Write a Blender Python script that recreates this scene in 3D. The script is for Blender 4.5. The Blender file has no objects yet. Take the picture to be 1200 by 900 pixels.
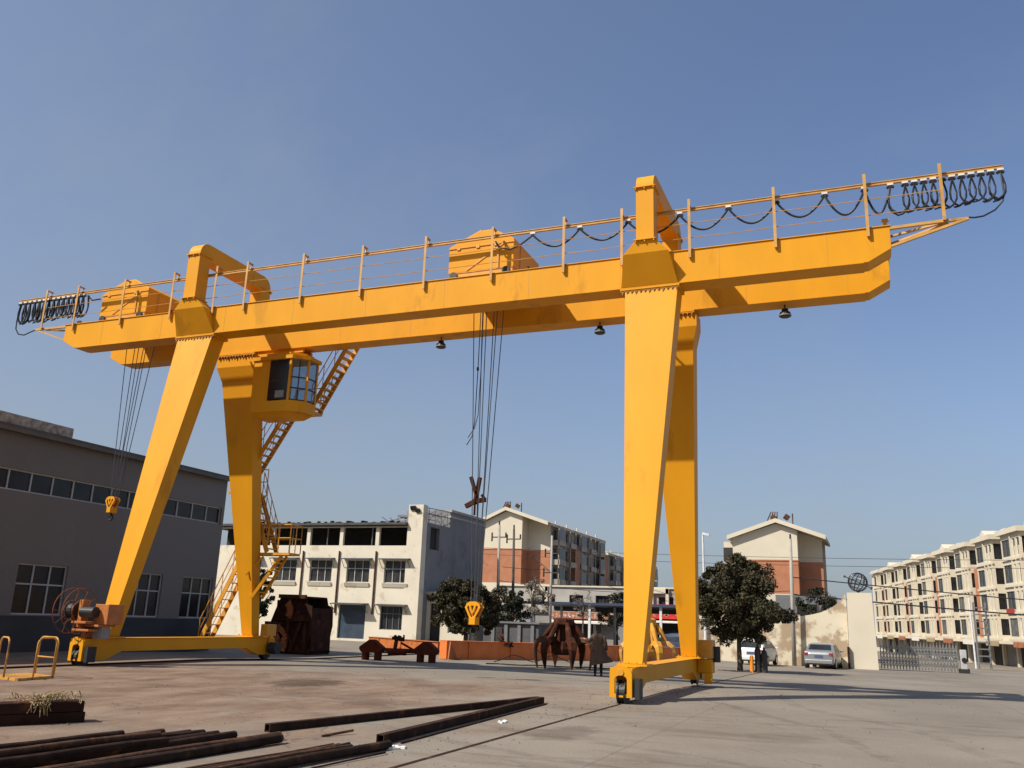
import bpy, math, random
import numpy as np
from mathutils import Vector, Matrix
random.seed(7); rng=np.random.default_rng(7)
scn=bpy.context.scene; COL=scn.collection
V=Vector
# ------------------------------------------------------------------ materials
M={}
def mat(name,col,rough=.6,metal=0.,var=.12,scale=3.,bump=0.,bscale=40.,spots=None,spotscale=2.,spotth=.6,spec=.5,stretch=(1,1,1),spots2=None,s2scale=1.,s2th=.65,alpha=None,wave=None):
    m=bpy.data.materials.new(name); m.use_nodes=True; nt=m.node_tree; N=nt.nodes; L=nt.links
    if 'rust' in name or name in('cart_red','pipe','pipe_brown'): spec=.15; rough=.9
    b=N['Principled BSDF']; b.inputs['Roughness'].default_value=rough; b.inputs['Metallic'].default_value=metal
    b.inputs['Specular IOR Level'].default_value=spec
    tc=N.new('ShaderNodeTexCoord'); mp=N.new('ShaderNodeMapping'); mp.inputs['Scale'].default_value=stretch
    L.new(tc.outputs['Object'],mp.inputs['Vector'])
    n=N.new('ShaderNodeTexNoise'); n.inputs['Scale'].default_value=scale; n.inputs['Detail'].default_value=6
    L.new(mp.outputs[0],n.inputs['Vector'])
    r=N.new('ShaderNodeValToRGB'); r.color_ramp.elements[0].position=.3; r.color_ramp.elements[1].position=.7
    c=np.array(col); r.color_ramp.elements[0].color=(*np.clip(c*(1-var),0,1),1); r.color_ramp.elements[1].color=(*np.clip(c*(1+var),0,1),1)
    L.new(n.outputs['Fac'],r.inputs['Fac']); out=r.outputs['Color']
    for sp,sc,th in ((spots,spotscale,spotth),(spots2,s2scale,s2th)):
        if sp is None: continue
        n2=N.new('ShaderNodeTexNoise'); n2.inputs['Scale'].default_value=sc; n2.inputs['Detail'].default_value=9; n2.inputs['Roughness'].default_value=.62
        L.new(mp.outputs[0],n2.inputs['Vector'])
        r2=N.new('ShaderNodeValToRGB'); r2.color_ramp.elements[0].position=th; r2.color_ramp.elements[1].position=th+.06
        L.new(n2.outputs['Fac'],r2.inputs['Fac'])
        mx=N.new('ShaderNodeMix'); mx.data_type='RGBA'; L.new(r2.outputs['Color'],mx.inputs['Factor']); L.new(out,mx.inputs['A']); mx.inputs['B'].default_value=(*sp,1)
        out=mx.outputs['Result']
    L.new(out,b.inputs['Base Color'])
    if bump or wave:
        bp=N.new('ShaderNodeBump'); bp.inputs['Strength'].default_value=bump or wave[2]; bp.inputs['Distance'].default_value=.02
        if wave:
            w=N.new('ShaderNodeTexWave'); w.bands_direction=wave[0]; w.inputs['Scale'].default_value=wave[1]; w.inputs['Distortion'].default_value=0
            L.new(tc.outputs['Object'],w.inputs['Vector']); L.new(w.outputs['Fac'],bp.inputs['Height'])
        else:
            n3=N.new('ShaderNodeTexNoise'); n3.inputs['Scale'].default_value=bscale; n3.inputs['Detail'].default_value=5
            L.new(mp.outputs[0],n3.inputs['Vector']); L.new(n3.outputs['Fac'],bp.inputs['Height'])
        L.new(bp.outputs[0],b.inputs['Normal'])
    M[name]=m; return m
YC=(.69,.305,.012)
mat('yellow',YC,.5,0,.06,1.3,.10,1.6,spec=.16,spots=(.57,.25,.012),spotscale=.9,spotth=.60,stretch=(1,1,.35))
mat('yellow_old',(.58,.27,.025),.5,0,.15,4,.1,30,spots=(.35,.15,.03),spotscale=5,spotth=.66)
mat('rail_yellow',(.50,.27,.06),.55,0,.2,3,.1,30,spots=(.30,.16,.06),spotscale=4,spotth=.64)
mat('bolts',(.22,.10,.03),.6,0,.3,8)
mat('cart_red',(.085,.018,.007),.65,0,.3,3,.2,40,spots=(.07,.025,.015),spotscale=3,spotth=.58)
mat('reel_orange',(.42,.14,.03),.55,0,.25,4,.1,30,spots=(.16,.06,.03),spotscale=4,spotth=.6)
mat('reel_rust',(.20,.08,.045),.6,.2,.3,5)
mat('yellow_dirty',(.52,.26,.05),.6,0,.25,3,.15,30,spots=(.2,.1,.04),spotscale=3,spotth=.56)
mat('orange_red',(.66,.175,.035),.55,0,.14,2,.1,30,spots=(.42,.11,.04),spotscale=1.6,spotth=.6)
mat('orange_dark',(.42,.12,.025),.6,0,.25,2,.1,30,spots=(.16,.05,.03),spotscale=2,spotth=.58)
mat('rust',(.060,.020,.010),.75,0,.4,3,.3,40,spots=(.16,.05,.02),spotscale=2.2,spotth=.60)
mat('rust_dark',(.034,.014,.009),.8,0,.45,3,.3,40,spots=(.10,.035,.018),spotscale=2.,spotth=.58)
mat('rust_orange',(.34,.11,.04),.8,0,.35,4,.3,40,spots=(.1,.03,.02),spotscale=3,spotth=.6)
mat('rust_brown',(.095,.045,.024),.75,0,.3,3,.2,40,spots=(.20,.08,.03),spotscale=4,spotth=.6)
mat('pipe',(.038,.021,.014),.6,.15,.4,6,.3,50,spots=(.10,.045,.025),spotscale=3.,spotth=.58)
mat('pipe_brown',(.085,.045,.028),.7,.1,.4,6,.3,50,spots=(.16,.07,.035),spotscale=4.,spotth=.55)
mat('black',(.015,.015,.017),.5); mat('rubber',(.02,.02,.02),.8)
mat('cable',(.010,.010,.014),.5); mat('rope',(.07,.075,.085),.5,.3)
mat('steel',(.45,.45,.45),.35,.8,.2,20); mat('white_metal',(.62,.62,.60),.5,0,.1,5)
mat('grey_box',(.22,.22,.21),.5); mat('grey_metal',(.16,.165,.17),.5,.2,.15,5)
mat('glass_pale',(.11,.105,.095),.4,0,.5,2.)
mat('grey_dark',(.075,.075,.075),.8,0,.2,2)
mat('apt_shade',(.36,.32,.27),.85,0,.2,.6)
mat('glass_dark',(.020,.021,.023),.22,0,.5,1.,spec=.30); mat('glass_mid',(.028,.028,.028),.25,0,.6,1.7,spec=.35)
mat('glass_cabin',(.05,.075,.10),.05,0,.4,2.,spec=1.)
mat('warehouse',(.150,.138,.125),.55,0,.09,.25,spots=(.132,.122,.111),spotscale=.8,spotth=.6,stretch=(1,1,.15),wave=('Y',5.,.35))
mat('warehouse_low',(.032,.036,.040),.7,0,.25,1.,.1,20)
mat('warehouse_roof',(.10,.095,.09),.6,0,.2,1.,wave=('Y',5.,.3)); mat('roof_vent',(.33,.31,.27),.7,0,.5,6,.4,10)
mat('alu',(.42,.42,.41),.5,.0)
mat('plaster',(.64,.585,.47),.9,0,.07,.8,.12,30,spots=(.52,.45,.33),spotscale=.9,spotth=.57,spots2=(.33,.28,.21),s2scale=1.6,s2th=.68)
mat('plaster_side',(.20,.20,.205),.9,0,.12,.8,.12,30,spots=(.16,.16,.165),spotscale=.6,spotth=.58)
mat('cream',(.60,.54,.42),.9,0,.05,.6,.1,30)
mat('yard_wall',(.61,.545,.41),.9,0,.05,.7,.12,30,spots=(.35,.26,.17),spotscale=.55,spotth=.47,spots2=(.54,.45,.31),s2scale=1.3,s2th=.64)
mat('apt_white',(.60,.54,.42),.85,0,.06,.5,spots=(.50,.46,.39),spotscale=.5,spotth=.64)
mat('apt_brick',(.40,.165,.085),.85,0,.13,1.,.1,20,spots=(.30,.12,.07),spotscale=.8,spotth=.6)
mat('apt_grey',(.36,.34,.31),.85,0,.15,.6)
mat('roof_tile',(.50,.43,.34),.85,0,.3,2.,.3,10,spots=(.32,.2,.14),spotscale=1.2,spotth=.56)
mat('roof_dark',(.05,.05,.055),.7,0,.3,2.); mat('interior_dark',(.035,.032,.03),.9,0,.3,1.)
mat('blue_door',(.035,.055,.085),.6,.0,.25,2.,wave=('X',4.,.9)); mat('blue_roof',(.035,.05,.10),.5)
mat('concrete_pole',(.34,.31,.27),.85,0,.12,4); mat('dark_pole',(.06,.055,.05),.8)
mat('wire',(.02,.02,.022),.7); mat('insul',(.04,.03,.03),.4)
mat('bark',(.075,.055,.04),.9,0,.3,8,.5,20); mat('bark_grey',(.13,.105,.085),.9,0,.3,8,.5,20)
mat('chalk',(.75,.73,.68),.95,0,.1,10,.3,20); mat('straw',(.36,.27,.12),.9,0,.5,14,.3,20)
mat('shop_sign',(.34,.12,.06),.6,0,.3,2.); mat('sign_red',(.55,.03,.02),.5); mat('sign_white',(.7,.66,.58),.6); mat('sign_yellow',(.36,.27,.15),.6); mat('sign_blue',(.12,.22,.38),.6)
mat('shutter',(.22,.21,.20),.6,.1,.2,1.,wave=('Z',5.,.4)); mat('car_white',(.62,.62,.60),.25,0,.02,2); mat('car_silver',(.38,.39,.40),.25,.6,.02,2); mat('car_blue',(.03,.05,.10),.25)
mat('tail_red',(.30,.015,.01),.3); mat('plate',(.06,.08,.18),.5); mat('bollard',(.80,.26,.02),.5)
mat('globe_metal',(.07,.07,.075),.4,.6); mat('red_cloth',(.3,.03,.02),.9); mat('gate_steel',(.36,.36,.35),.35,.6)
mat('scrub',(.11,.10,.05),.9)
mat('gas_dark',(.035,.032,.03),.5)
def leafmat(name,a,b):
    m=bpy.data.materials.new(name); m.use_nodes=True; nt=m.node_tree; N=nt.nodes; L=nt.links; p=N['Principled BSDF']
    p.inputs['Roughness'].default_value=.8; p.inputs['Specular IOR Level'].default_value=.2
    g=N.new('ShaderNodeNewGeometry'); r=N.new('ShaderNodeValToRGB')
    r.color_ramp.elements[0].color=(*a,1); r.color_ramp.elements[1].color=(*b,1)
    L.new(g.outputs['Random Per Island'],r.inputs['Fac']); L.new(r.outputs['Color'],p.inputs['Base Color'])
    M[name]=m
leafmat('leaf',(.018,.020,.010),(.095,.078,.042)); leafmat('leaf_dark',(.014,.018,.010),(.045,.045,.026)); leafmat('leaf_dry',(.16,.13,.10),(.30,.26,.21))
# ------------------------------------------------------------------ mesh builder
class MB:
    def __init__(s): s.v=[]; s.f=[]
    def add(s,vs,fs):
        o=len(s.v); s.v+=[tuple(map(float,p)) for p in vs]; s.f+=[tuple(i+o for i in f) for f in fs]; return s
    def hexa(s,b,t):
        return s.add(list(b)+list(t),[(3,2,1,0),(4,5,6,7),(0,1,5,4),(1,2,6,5),(2,3,7,6),(3,0,4,7)])
    def box(s,x0,x1,y0,y1,z0,z1):
        return s.hexa([(x0,y0,z0),(x1,y0,z0),(x1,y1,z0),(x0,y1,z0)],[(x0,y0,z1),(x1,y0,z1),(x1,y1,z1),(x0,y1,z1)])
    def cbox(s,c,d,rz=0,ry=0,rx=0):
        R=Matrix.Rotation(rz,3,'Z')@Matrix.Rotation(ry,3,'Y')@Matrix.Rotation(rx,3,'X'); a,b,e=[q/2 for q in d]; c=V(c)
        P=[c+R@V(p) for p in((-a,-b,-e),(a,-b,-e),(a,b,-e),(-a,b,-e),(-a,-b,e),(a,-b,e),(a,b,e),(-a,b,e))]
        return s.hexa(P[:4],P[4:])
    def beam(s,p,q,w,h,up=(0,0,1)):
        p=V(p);q=V(q);d=(q-p).normalized();u=V(up)
        if abs(d.dot(u))>.98:u=V((0,1,0))
        a=d.cross(u).normalized()*w/2;b=a.cross(d).normalized()*h/2
        return s.hexa([p-a-b,p+a-b,p+a+b,p-a+b],[q-a-b,q+a-b,q+a+b,q-a+b])
    def prism(s,poly,axis,a,b):
        n=len(poly)
        def pt(u,w,t): return {'x':(t,u,w),'y':(u,t,w),'z':(u,w,t)}[axis]
        vs=[pt(u,w,a) for u,w in poly]+[pt(u,w,b) for u,w in poly]
        return s.add(vs,[tuple(range(n)),tuple(range(2*n-1,n-1,-1))]+[(i,(i+1)%n,n+(i+1)%n,n+i) for i in range(n)])
    def tube(s,pts,r,n=8,cap=True):
        pts=[V(p) for p in pts]; m=len(pts); rs=r if isinstance(r,(list,tuple)) else [r]*m; vs=[]
        up=V((.13,.31,.94))
        for i,p in enumerate(pts):
            d=(pts[min(i+1,m-1)]-pts[max(i-1,0)])
            d=d.normalized() if d.length>1e-9 else V((0,0,1))
            a=d.cross(up)
            if a.length<.2: a=d.cross(V((1,.2,0)))
            a.normalize(); b=d.cross(a)
            for k in range(n): t=2*math.pi*k/n; vs.append(p+(a*math.cos(t)+b*math.sin(t))*rs[i])
        fs=[(i*n+k,i*n+(k+1)%n,(i+1)*n+(k+1)%n,(i+1)*n+k) for i in range(m-1) for k in range(n)]
        if cap: fs+=[tuple(range(n-1,-1,-1)),tuple(range((m-1)*n,m*n))]
        return s.add(vs,fs)
    def cyl(s,p,q,r,n=16): return s.tube([p,q],r,n)
    def ring(s,c,R,r,axis='x',n=28,m=6,tilt=None):
        vs=[];A={'x':(V((0,1,0)),V((0,0,1))),'y':(V((1,0,0)),V((0,0,1))),'z':(V((1,0,0)),V((0,1,0)))}[axis] if tilt is None else tilt
        a,b=A;w=a.cross(b);c=V(c)
        for i in range(n):
            t=2*math.pi*i/n;e=a*math.cos(t)+b*math.sin(t)
            for k in range(m): u=2*math.pi*k/m; vs.append(c+e*(R+r*math.cos(u))+w*r*math.sin(u))
        return s.add(vs,[(i*m+k,i*m+(k+1)%m,((i+1)%n)*m+(k+1)%m,((i+1)%n)*m+k) for i in range(n) for k in range(m)])
    def tri_prism_shift(s,poly,off):
        n=len(poly);vs=[V(p) for p in poly]+[V(p)+V(off) for p in poly]
        return s.add(vs,[tuple(range(n)),tuple(range(2*n-1,n-1,-1))]+[(i,(i+1)%n,n+(i+1)%n,n+i) for i in range(n)])
    def xf(s,Mx): s.v=[tuple(Mx@V(p)) for p in s.v]; return s
    def build(s,name,m,parent=None,smooth=False,local=False,bevel=0):
        me=bpy.data.meshes.new(name); o=V((0,0,0))
        if parent is not None and not local:
            q=parent
            while q is not None: o=o+q.location; q=q.parent
        me.from_pydata([tuple(V(p)-o) for p in s.v],[],s.f); me.validate(); me.update()
        ob=bpy.data.objects.new(name,me); COL.objects.link(ob)
        me.materials.append(M[m] if isinstance(m,str) else m)
        if parent is not None: ob.parent=parent
        if smooth: me.polygons.foreach_set('use_smooth',[True]*len(me.polygons)); 
        import bmesh
        bm=bmesh.new(); bm.from_mesh(me); bmesh.ops.recalc_face_normals(bm,faces=bm.faces); bm.to_mesh(me); bm.free()
        if bevel:
            md=ob.modifiers.new('bevel','BEVEL'); md.width=bevel; md.segments=2; md.limit_method='ANGLE'; md.angle_limit=math.radians(50)
        return ob
def tag(o,label,cat,group=None,kind=None):
    o['label']=label; o['category']=cat
    if group:o['group']=group
    if kind:o['kind']=kind
    return o
def thing(name,loc,label,cat,group=None,rz=0):
    o=bpy.data.objects.new(name,None); o.empty_display_size=.2; COL.objects.link(o); o.location=loc; o.rotation_euler=(0,0,rz)
    return tag(o,label,cat,group)
def struct(o): o['kind']='structure'; return o
def copy_tree(o,parent=None):
    c=o.copy(); COL.objects.link(c)
    if parent is not None: c.parent=parent
    for ch in list(o.children): copy_tree(ch,c)
    return c
# ------------------------------------------------------------------ ground
def gz(x,y):
    a=np.interp(y,[-1e4,1,7,36,100,400,1e4],[0,0,-.13,-.15,-1.5,-2.2,-2.2])
    b=np.interp(x,[0,14],[0,-.4])*np.interp(y,[7,35,60,100],[0,1,1,0])
    return float(a+b)
xs=np.unique(np.concatenate([[-4000,-2000,-900,-400,-200,-120,-80],np.arange(-60,61,2.),[80,120,200,400,900,2000,4000]]))
ys=np.unique(np.concatenate([[-3000,-800,-200,-80,-50],np.arange(-40,121,2.),[1,7,150,200,300,400,900,2000,5000]]))
b=MB(); nx=len(xs)
b.v=[(x,y,gz(x,y)) for y in ys for x in xs]
b.f=[(j*nx+i,j*nx+i+1,(j+1)*nx+i+1,(j+1)*nx+i) for j in range(len(ys)-1) for i in range(nx-1)]
def groundmat():
    m=bpy.data.materials.new('yard_ground'); m.use_nodes=True; nt=m.node_tree; N=nt.nodes; L=nt.links; p=N['Principled BSDF']; p.inputs['Roughness'].default_value=.9; p.inputs['Specular IOR Level'].default_value=.25
    tc=N.new('ShaderNodeTexCoord')
    def noise(sc,det=8,ro=.6,st=None):
        n=N.new('ShaderNodeTexNoise'); n.inputs['Scale'].default_value=sc; n.inputs['Detail'].default_value=det; n.inputs['Roughness'].default_value=ro
        if st: mp=N.new('ShaderNodeMapping'); mp.inputs['Scale'].default_value=st; mp.inputs['Rotation'].default_value=(0,0,.35); L.new(tc.outputs['Object'],mp.inputs[0]); L.new(mp.outputs[0],n.inputs['Vector'])
        else: L.new(tc.outputs['Object'],n.inputs['Vector'])
        return n.outputs['Fac']
    def ramp(f,a,b_,ca=(0,0,0,1),cb=(1,1,1,1)):
        r=N.new('ShaderNodeValToRGB'); r.color_ramp.elements[0].position=a; r.color_ramp.elements[1].position=b_; r.color_ramp.elements[0].color=ca; r.color_ramp.elements[1].color=cb; L.new(f,r.inputs[0]); return r.outputs[0]
    def mix(f,a,b_,mode='MIX'):
        x=N.new('ShaderNodeMix'); x.data_type='RGBA'; x.blend_type=mode
        if isinstance(f,float): x.inputs['Factor'].default_value=f
        else: L.new(f,x.inputs['Factor'])
        for s,q in(('A',a),('B',b_)):
            if isinstance(q,tuple): x.inputs[s].default_value=q
            else: L.new(q,x.inputs[s])
        return x.outputs['Result']
    def math_(op,a,b_=None):
        x=N.new('ShaderNodeMath'); x.operation=op
        for i,q in enumerate((a,b_)):
            if q is None: continue
            if isinstance(q,(int,float)): x.inputs[i].default_value=q
            else: L.new(q,x.inputs[i])
        return x.outputs[0]
    base=mix(.5,ramp(noise(.35,8,.65),.3,.7,(.165,.140,.108,1),(.275,.240,.190,1)),ramp(noise(.11,6,.6),.35,.65,(.165,.140,.110,1),(.27,.236,.19,1)))
    dirt=ramp(noise(1.1,9,.65,(1,.45,1)),.3,.72,(.120,.074,.048,1),(.290,.208,.150,1))
    sx=N.new('ShaderNodeSeparateXYZ'); L.new(tc.outputs['Object'],sx.inputs[0])
    # worn soil lies in the west part of the yard between the rails and in front of the hall
    t=math_('MULTIPLY',math_('SUBTRACT',16.0,sx.outputs[0]),.16)
    t2=math_('MULTIPLY',math_('SUBTRACT',1.5,sx.outputs[1]),.22)
    t=math_('MINIMUM',t,t2)
    t=math_('ADD',t,math_('MULTIPLY',math_('SUBTRACT',noise(.5,6),.5),2.6))
    c=mix(ramp(t,.1,1.),base,dirt)
    c=mix(ramp(noise(.9,8,.6,(.5,1.4,1)),.60,.70),c,(.165,.118,.088,1)) if False else mix(math_('MULTIPLY',ramp(noise(.45,8,.65,(.5,1.5,1)),.56,.68),.55),c,(.115,.080,.058,1))
    c=mix(math_('MULTIPLY',ramp(noise(2.2,8,.7),.60,.66),.35),c,(.30,.27,.225,1))
    for (px_,py_,sx_,sy_,st_) in((7.6,-4.4,.9,1.5,.75),(11.0,-7.5,.5,.7,.35),(4.6,-6.0,.35,.6,.4),(15.6,-9.5,.5,1.2,.35),(18.6,-8.,.6,.8,.25),(9.7,1.2,.35,.5,.5)):
        # old oil stain soaked into the floor
        vx=math_('DIVIDE',math_('SUBTRACT',sx.outputs[0],px_),sx_); vy=math_('DIVIDE',math_('SUBTRACT',sx.outputs[1],py_),sy_)
        d2=math_('ADD',math_('MULTIPLY',vx,vx),math_('MULTIPLY',vy,vy)); d2=math_('ADD',d2,math_('MULTIPLY',math_('SUBTRACT',noise(2.4,7,.65),.5),3.2))
        c=mix(math_('MULTIPLY',ramp(d2,.35,1.3,(1,1,1,1),(0,0,0,1)),st_),c,(.055,.034,.024,1))
    # small stones, crumbs and stains
    v=N.new('ShaderNodeTexVoronoi'); v.inputs['Scale'].default_value=9.; L.new(tc.outputs['Object'],v.inputs['Vector'])
    sp=math_('MULTIPLY',ramp(v.outputs['Distance'],.05,.11,(1,1,1,1),(0,0,0,1)),ramp(noise(1.3,6),.52,.62))
    c=mix(math_('MULTIPLY',sp,.6),c,(.08,.055,.04,1))
    # cracks
    v2=N.new('ShaderNodeTexVoronoi'); v2.feature='DISTANCE_TO_EDGE'; v2.inputs['Scale'].default_value=.32
    nz=N.new('ShaderNodeTexNoise'); nz.inputs['Scale'].default_value=1.4; nz.inputs['Detail'].default_value=6; L.new(tc.outputs['Object'],nz.inputs['Vector'])
    vm=N.new('ShaderNodeVectorMath'); vm.operation='MULTIPLY_ADD'; vm.inputs[1].default_value=(.9,.9,.9); L.new(nz.outputs['Color'],vm.inputs[0]); L.new(tc.outputs['Object'],vm.inputs[2]); L.new(vm.outputs[0],v2.inputs['Vector'])
    cr=math_('MULTIPLY',ramp(v2.outputs['Distance'],.002,.007,(1,1,1,1),(0,0,0,1)),ramp(noise(.25,4),.48,.6))
    c=mix(math_('MULTIPLY',cr,.8),c,(.10,.08,.065,1))
    # slab joints of the concrete, 6 x 5 m
    for out,per,off in((sx.outputs[0],6.,1.2),(sx.outputs[1],5.,2.2)):
        fr=math_('FRACT',math_('DIVIDE',math_('ADD',out,off+600*per*1.),per)); d=math_('ABSOLUTE',math_('SUBTRACT',fr,.5))
        c=mix(math_('MULTIPLY',ramp(d,.4960,.499),.50),c,(.11,.09,.075,1))
    for (ax,ay,cc,wv) in((.42,.91,-2.2,.9),(.42,.91,-3.9,.9),(.93,.37,15.2,.7),(.93,.37,16.8,.7),(-.2,.98,-9.6,.8),(-.2,.98,-8.1,.8)):
        # faint rubber tracks of lorries turning in the yard
        lin=math_('ADD',math_('ADD',math_('MULTIPLY',sx.outputs[0],ax),math_('MULTIPLY',sx.outputs[1],ay)),math_('MULTIPLY',noise(.09,2),wv*3))
        dd_=math_('ABSOLUTE',math_('SUBTRACT',lin,cc+wv*1.5))
        c=mix(math_('MULTIPLY',math_('MULTIPLY',ramp(dd_,.10,.17,(1,1,1,1),(0,0,0,1)),ramp(noise(1.7,6,.7),.42,.6)),.38),c,(.085,.068,.055,1))
    c=mix(.45,c,ramp(noise(28,6,.7),.25,.75,(.30,.30,.30,1),(.72,.72,.72,1)),'OVERLAY')
    L.new(c,p.inputs['Base Color'])
    bp=N.new('ShaderNodeBump'); bp.inputs['Strength'].default_value=.5; bp.inputs['Distance'].default_value=.02
    h=math_('ADD',noise(14,8,.7),math_('MULTIPLY',noise(2.5,5),1.5)); L.new(h,bp.inputs['Height']); L.new(bp.outputs[0],p.inputs['Normal'])
    return m
g=struct(b.build('ground',groundmat(),smooth=True))
# street strip beyond the gate
mat('asphalt',(.11,.108,.105),.85,0,.15,.5,.2,30)
b=MB()
for i in range(24):
    y0=58;y1=70; x0=-20+i*5; x1=x0+5
    b.add([(x0,y0,gz(x0,y0)+.03),(x1,y0,gz(x1,y0)+.03),(x1,y1,gz(x1,y1)+.03),(x0,y1,gz(x0,y1)+.03)],[(0,1,2,3)])
# ------------------------------------------------------------------ crane
S=15.04; YO,YI=1.373,.744; ZB,ZT=10.21,11.08; PY=1.42
crane=thing('gantry_crane',(7.5,0,0),'huge yellow double girder gantry crane spanning the whole yard','crane')
for s in(-1,1):
    y0,y1=(s*YO,s*YI) if s<0 else (s*YI,s*YO)
    prof=[(-5.85,ZT),(-5.85,10.5),(-5.3,ZB),(20.4,ZB),(20.93,10.5),(20.93,ZT)]
    gd=MB().prism(prof,'y',y0,y1).build('girder','yellow',crane,bevel=.008)
    f=MB(); f.box(-5.87,20.95,y0-.03,y1+.03,ZT+.001,ZT+.02); f.box(-5.2,20.3,y0-.015,y1+.015,ZB-.018,ZB-.002)
    f.box(-5.7,20.8,(y0+y1)/2-.03,(y0+y1)/2+.03,ZT+.021,ZT+.07); f.build('flange_plate','yellow',gd)
    sm=MB()
    for i in range(10):
        x=-4.1+i*2.62+(.4 if s>0 else 0)
        sm.box(x-.006,x+.006,*(sorted((s*YO,s*(YO+.004)))),ZB+.01,ZT-.005); 
        if s>0: sm.box(x-.006,x+.006,YI-.004,YI,ZB+.01,ZT-.005)
    o_=sm.build('weld_seam','yellow_old',gd); o_['kind']='stuff'
# legs
for xc in(0,S):
    for s in(-1,1):
        yt=s*1.06; yb=s*3.15; t=MB()
        xo=(0 if xc==0 and s<0 else (-.03 if xc==0 else .04))
        def rect(z,hw,hd,yc): return [(xc+xo-hw,yc-hd,z),(xc+xo+hw,yc-hd,z),(xc+xo+hw,yc+hd,z),(xc+xo-hw,yc+hd,z)]
        def ly(z): return yt+(yb-yt)*(10.1-z)/(10.1-.76)
        def lw(z): return .70+(.21-.70)*(10.1-z)/(10.1-.76)
        if s<0: t.hexa(rect(.765,.21,.2,yb),rect(10.1,.70,.30,yt))
        else:
            t.hexa(rect(.765,.21,.2,yb),rect(9.25,lw(9.25),.29,ly(9.25)))
            t.hexa(rect(9.252,lw(9.25)+.002,.29,ly(9.25)),rect(9.72,.80,.315,yt+.02)); t.hexa(rect(9.722,.80,.315,yt+.02),rect(10.1,.80,.31,yt))
        leg=t.build('leg','yellow',crane,bevel=.006)
        f=MB(); hw=.79
        f.box(xc-hw,xc+hw,s*YO if s<0 else YI-.05,-YI+.05 if s<0 else YO,10.105,10.135); f.box(xc-hw,xc+hw,s*YO-.02 if s<0 else YI-.06,-YI+.06 if s<0 else YO+.02,10.14,10.185)
        y_=s*YO-.02 if s<0 else YI-.06
        bt=MB()
        for i in range(13): x=xc-hw+.07+i*(2*hw-.14)/12; bt.prism([(x-.035,10.104),(x+.035,10.104),(x+.004,10.0+(.04 if i%3 else 0)),(x-.004,10.0+(.04 if i%3 else 0))],'y',y_+.0,y_+.055)
        f.build('bolted_flange','yellow',leg); f=MB(); f.box(xc+xo-.33,xc+xo+.33,yb-.3,yb+.3,.722,.760)
        for i in range(4):
            x=xc+xo-.27+i*.18; f.cyl((x,yb-.26,.762),(x,yb-.26,.80),.022,6)
        f.build('foot_flange','yellow',leg); o_=bt.build('flange_gusset','bolts',leg); o_['kind']='stuff'
# haunches over the girder sides and portal frames
for xc in(0,S):
    for s in(-1,1):
        h=MB(); ty=s*1.80; by=s*(YO+.015); iy=s*(YO+.004)
        def q(pts): return pts
        # inward-sloping plate from the portal foot down to the leg flange
        A=[(xc-.76,by,ZB+.01),(xc+.76,by,ZB+.01),(xc+.76,iy,ZB+.01),(xc-.76,iy,ZB+.01)]
        B=[(xc-.60,ty,10.97),(xc+.60,ty,10.97),(xc+.60,iy,10.97),(xc-.60,iy,10.97)]
        h.hexa(A,B)
        Cc=[(xc-.60,ty,10.972),(xc+.60,ty,10.972),(xc+.60,s*1.30,10.972),(xc-.60,s*1.30,10.972)]
        D=[(xc-.27,s*1.86,11.30),(xc+.27,s*1.86,11.30),(xc+.27,s*1.36,11.30),(xc-.27,s*1.36,11.30)]
        h.hexa(Cc,D).build('haunch','yellow',crane,bevel=.005)
    p=MB(); pts=[]; R=.42; ztop=13.30
    # arch profile in the YZ plane, outer and inner outline
    outer=[(-1.86,11.33)]+[(-1.86+R-R*math.cos(a),ztop-R+R*math.sin(a)) for a in np.linspace(0,math.pi/2,9)]+[(1.86-R+R*math.sin(a),ztop-R+R*math.cos(a)) for a in np.linspace(0,math.pi/2,9)]+[(1.86,11.33)]
    r=.12; inner=[(1.36,11.33)]+[(1.36-r+r*math.cos(a),ztop-.55-r+r*math.sin(a)) for a in np.linspace(0,math.pi/2,6)]+[(-1.36+r-r*math.sin(a),ztop-.55-r+r*math.cos(a)) for a in np.linspace(0,math.pi/2,6)]+[(-1.36,11.33)]
    O=outer; I=list(reversed(inner)); w=.235
    def resamp(P,n):
        P=[V((0,a,b_)) for a,b_ in P]; d=[0]
        for i in range(1,len(P)): d.append(d[-1]+(P[i]-P[i-1]).length)
        return P
    # quads strip: match by parameter
    mo=[O[0],(-1.86,12.4)]+O[1:10]+O[10:19]+[(1.86,12.4),O[19]]
    mi=[I[0],(-1.36,12.4)]
    ii=I[1:-1]; half=len(ii)//2
    la=[ii[min(half-1,int(k*half/9))] for k in range(9)]; lb=[ii[half+min(half-1,int(k*half/9))] for k in range(9)]
    mi+=la+lb+[(1.36,12.4),I[-1]]
    n=len(mo); vs=[(xc-w,a,z) for a,z in mo]+[(xc-w,a,z) for a,z in mi]+[(xc+w,a,z) for a,z in mo]+[(xc+w,a,z) for a,z in mi]
    fs=[]
    for k in range(n-1):
        fs+= [(k,k+1,n+k+1,n+k),(2*n+k,3*n+k,3*n+k+1,2*n+k+1),(k,2*n+k,2*n+k+1,k+1),(n+k,n+k+1,3*n+k+1,3*n+k)]
    fs+=[(0,n,3*n,2*n),(n-1,3*n-1,4*n-1,2*n-1)]
    pf=p.add(vs,fs).build('portal_frame','yellow',crane)
    f=MB()
    for s in(-1,1):
        for z in(11.303,12.82): f.box(xc-.29,xc+.29,*(sorted((s*1.92,s*1.30))),z,z+.025)
        for z in(11.25,12.77):
            for dx in(-.24,0,.24): f.box(xc+dx-.015,xc+dx+.015,*(sorted((s*1.91,s*1.87))),z,z+.05)
    f.build('joint_flange','yellow',pf)
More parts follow.
